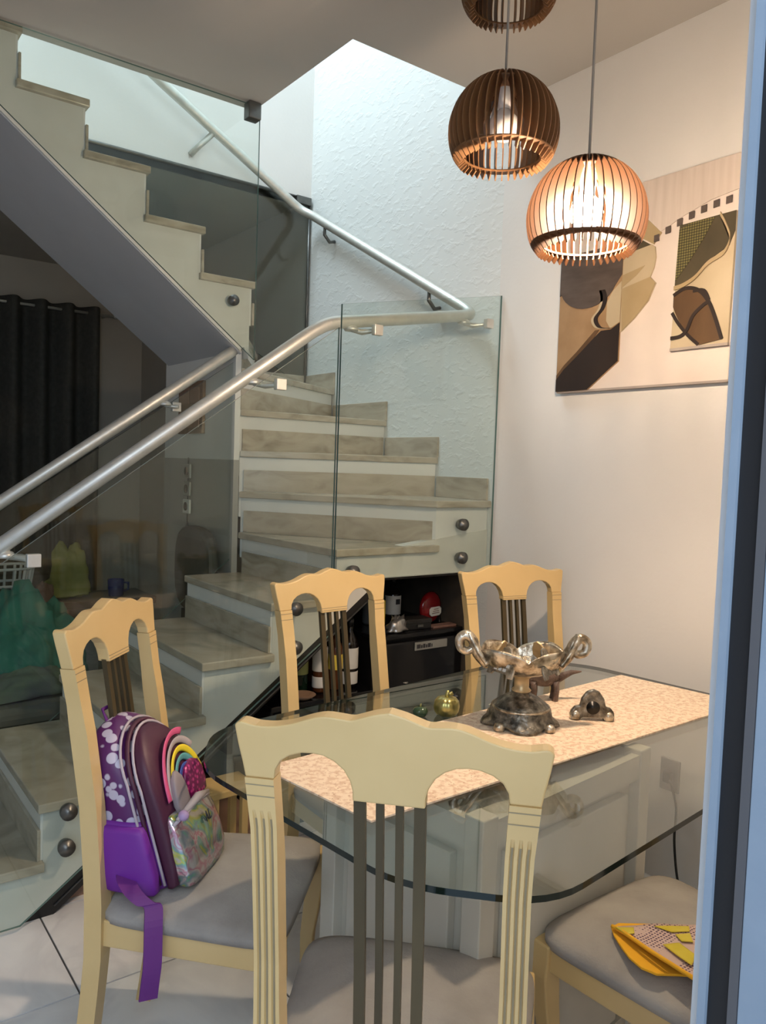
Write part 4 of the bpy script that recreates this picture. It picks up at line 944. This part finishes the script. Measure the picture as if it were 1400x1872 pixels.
for z in (.006, .10, .195):
    a, b = rows(z); tube('rim', [(a * math.copysign(min(1, abs(math.cos(t)) ** .5), math.cos(t)), b * math.copysign(min(1, abs(math.sin(t)) ** .5), math.sin(t)), z) for t in [2 * math.pi * i / 40 for i in range(40)]], .008, 'basket_white', bk_, 8, closed=True)
box('bottom', -.15, .15, -.105, .105, 0, .008, 'basket_white', bk_)
for i in range(20):
    t = 2 * math.pi * (i + .5) / 20; c, s = math.copysign(abs(math.cos(t)) ** .5, math.cos(t)), math.copysign(abs(math.sin(t)) ** .5, math.sin(t))
    tube('slat', [(rows(.006)[0] * c, rows(.006)[1] * s, .006), (rows(.195)[0] * c, rows(.195)[1] * s, .195)], .008, 'basket_white', bk_, 6)
heap('olive_blanket', 'olive yellow cloth bundle on the console table beside the basket', 'blanket', 'olive_cloth', (1.29, 4.75, .64), (.12, .11, .24), 8.3, .4, 1.5, .06)
heap('rust_cloth', 'small rust brown cloth in front of the olive bundle', 'cloth', 'rust_cloth', (1.12, 4.60, .64), (.05, .03, .10), 9.4, .3, 1.6, .06)
mg = thing('blue_mug', 'dark blue mug on the end of the console table', 'mug', (1.545, 4.68, .64))
lathe('cup', [(0, .004), (.040, 0), (.045, .006), (.048, .10), (.044, .10), (.040, .01), (0, .01)], 'blue_mug', mg, 24)
tube('handle', [(.046, 0, .08), (.075, 0, .075), (.075, 0, .035), (.045, 0, .025)], .006, 'blue_mug', mg, 8)

oc = thing('swivel_chair', 'black swivel chair with rounded back standing under the upper flight', 'chair', (1.365, 3.57, 0))
bkp = []
for i in range(24):
    a = 2 * math.pi * i / 24; c, s = math.cos(a), math.sin(a); k = (abs(c) ** 3 + abs(s) ** 3) ** (-1 / 3); bkp.append((.21 * c * k, .94 + .21 * s * k))
o = prism('backrest', bkp, .17, .225, 'x', 'chair_black', oc, .018)
lathe('seat', [(0, .47), (.22, .47), (.25, .49), (.25, .53), (.21, .55), (0, .55)], 'chair_black', oc, 28)
box('back_stem', .14, .17, -.03, .03, .46, .75, 'black', oc, .004)
lathe('column', [(.03, .08), (.03, .47)], 'dark_steel', oc, 14)
for k in range(5):
    a = R(72 * k + 20); tube('base_arm', [(0, 0, .10), (.19 * math.cos(a), .19 * math.sin(a), .07)], [.025, .016], 'black', oc, 8)
    lathe('caster', disc_profile(.028, .028, 8), 'black', oc, 12, (.19 * math.cos(a), .19 * math.sin(a), .028))

# things on the wall under the stairs
pc = thing('brown_picture', 'small brown carved picture on the pale wall under the stairs', 'picture', (XN - .03, 3.79, 1.73))
box('board', -.018, -.001, -.15, .15, -.13, .13, 'brown_wood', pc, .003)
for i, (y0_, y1_, z0_, z1_) in enumerate(((-.12, -.01, .02, .10), (.01, .12, .02, .10), (-.12, -.01, -.10, -.02), (.01, .12, -.10, -.02))): box('relief', -.024, -.018, y0_, y1_, z0_, z1_, 'nook_wood', pc, .003)
hg = thing('hanging_ornament', 'string of small pale square charms hanging on the grey lower wall', 'ornament', (XN - .042, 3.81, 1.45))
tube('string', [(0, 0, .03), (0, 0, -.36)], .003, 'ink', hg, 6)
for i, z in enumerate((-.04, -.13, -.22)):
    c_ = box('charm', -.010, .002, -.042, .042, z - .036, z + .036, 'label_white' if i == 2 else 'plate_metal', hg, .004)
    lathe('disc', [(0, -.003), (.022, -.003), (.022, 0)], 'nook_dark', c_, 14).rotation_euler = (0, R(90), 0)
    c_.children[-1].location = (-.0105, 0, z)
lathe('tassel', [(.004, -.30), (.012, -.34), (.014, -.40), (0, -.40)], 'ink', hg, 10)
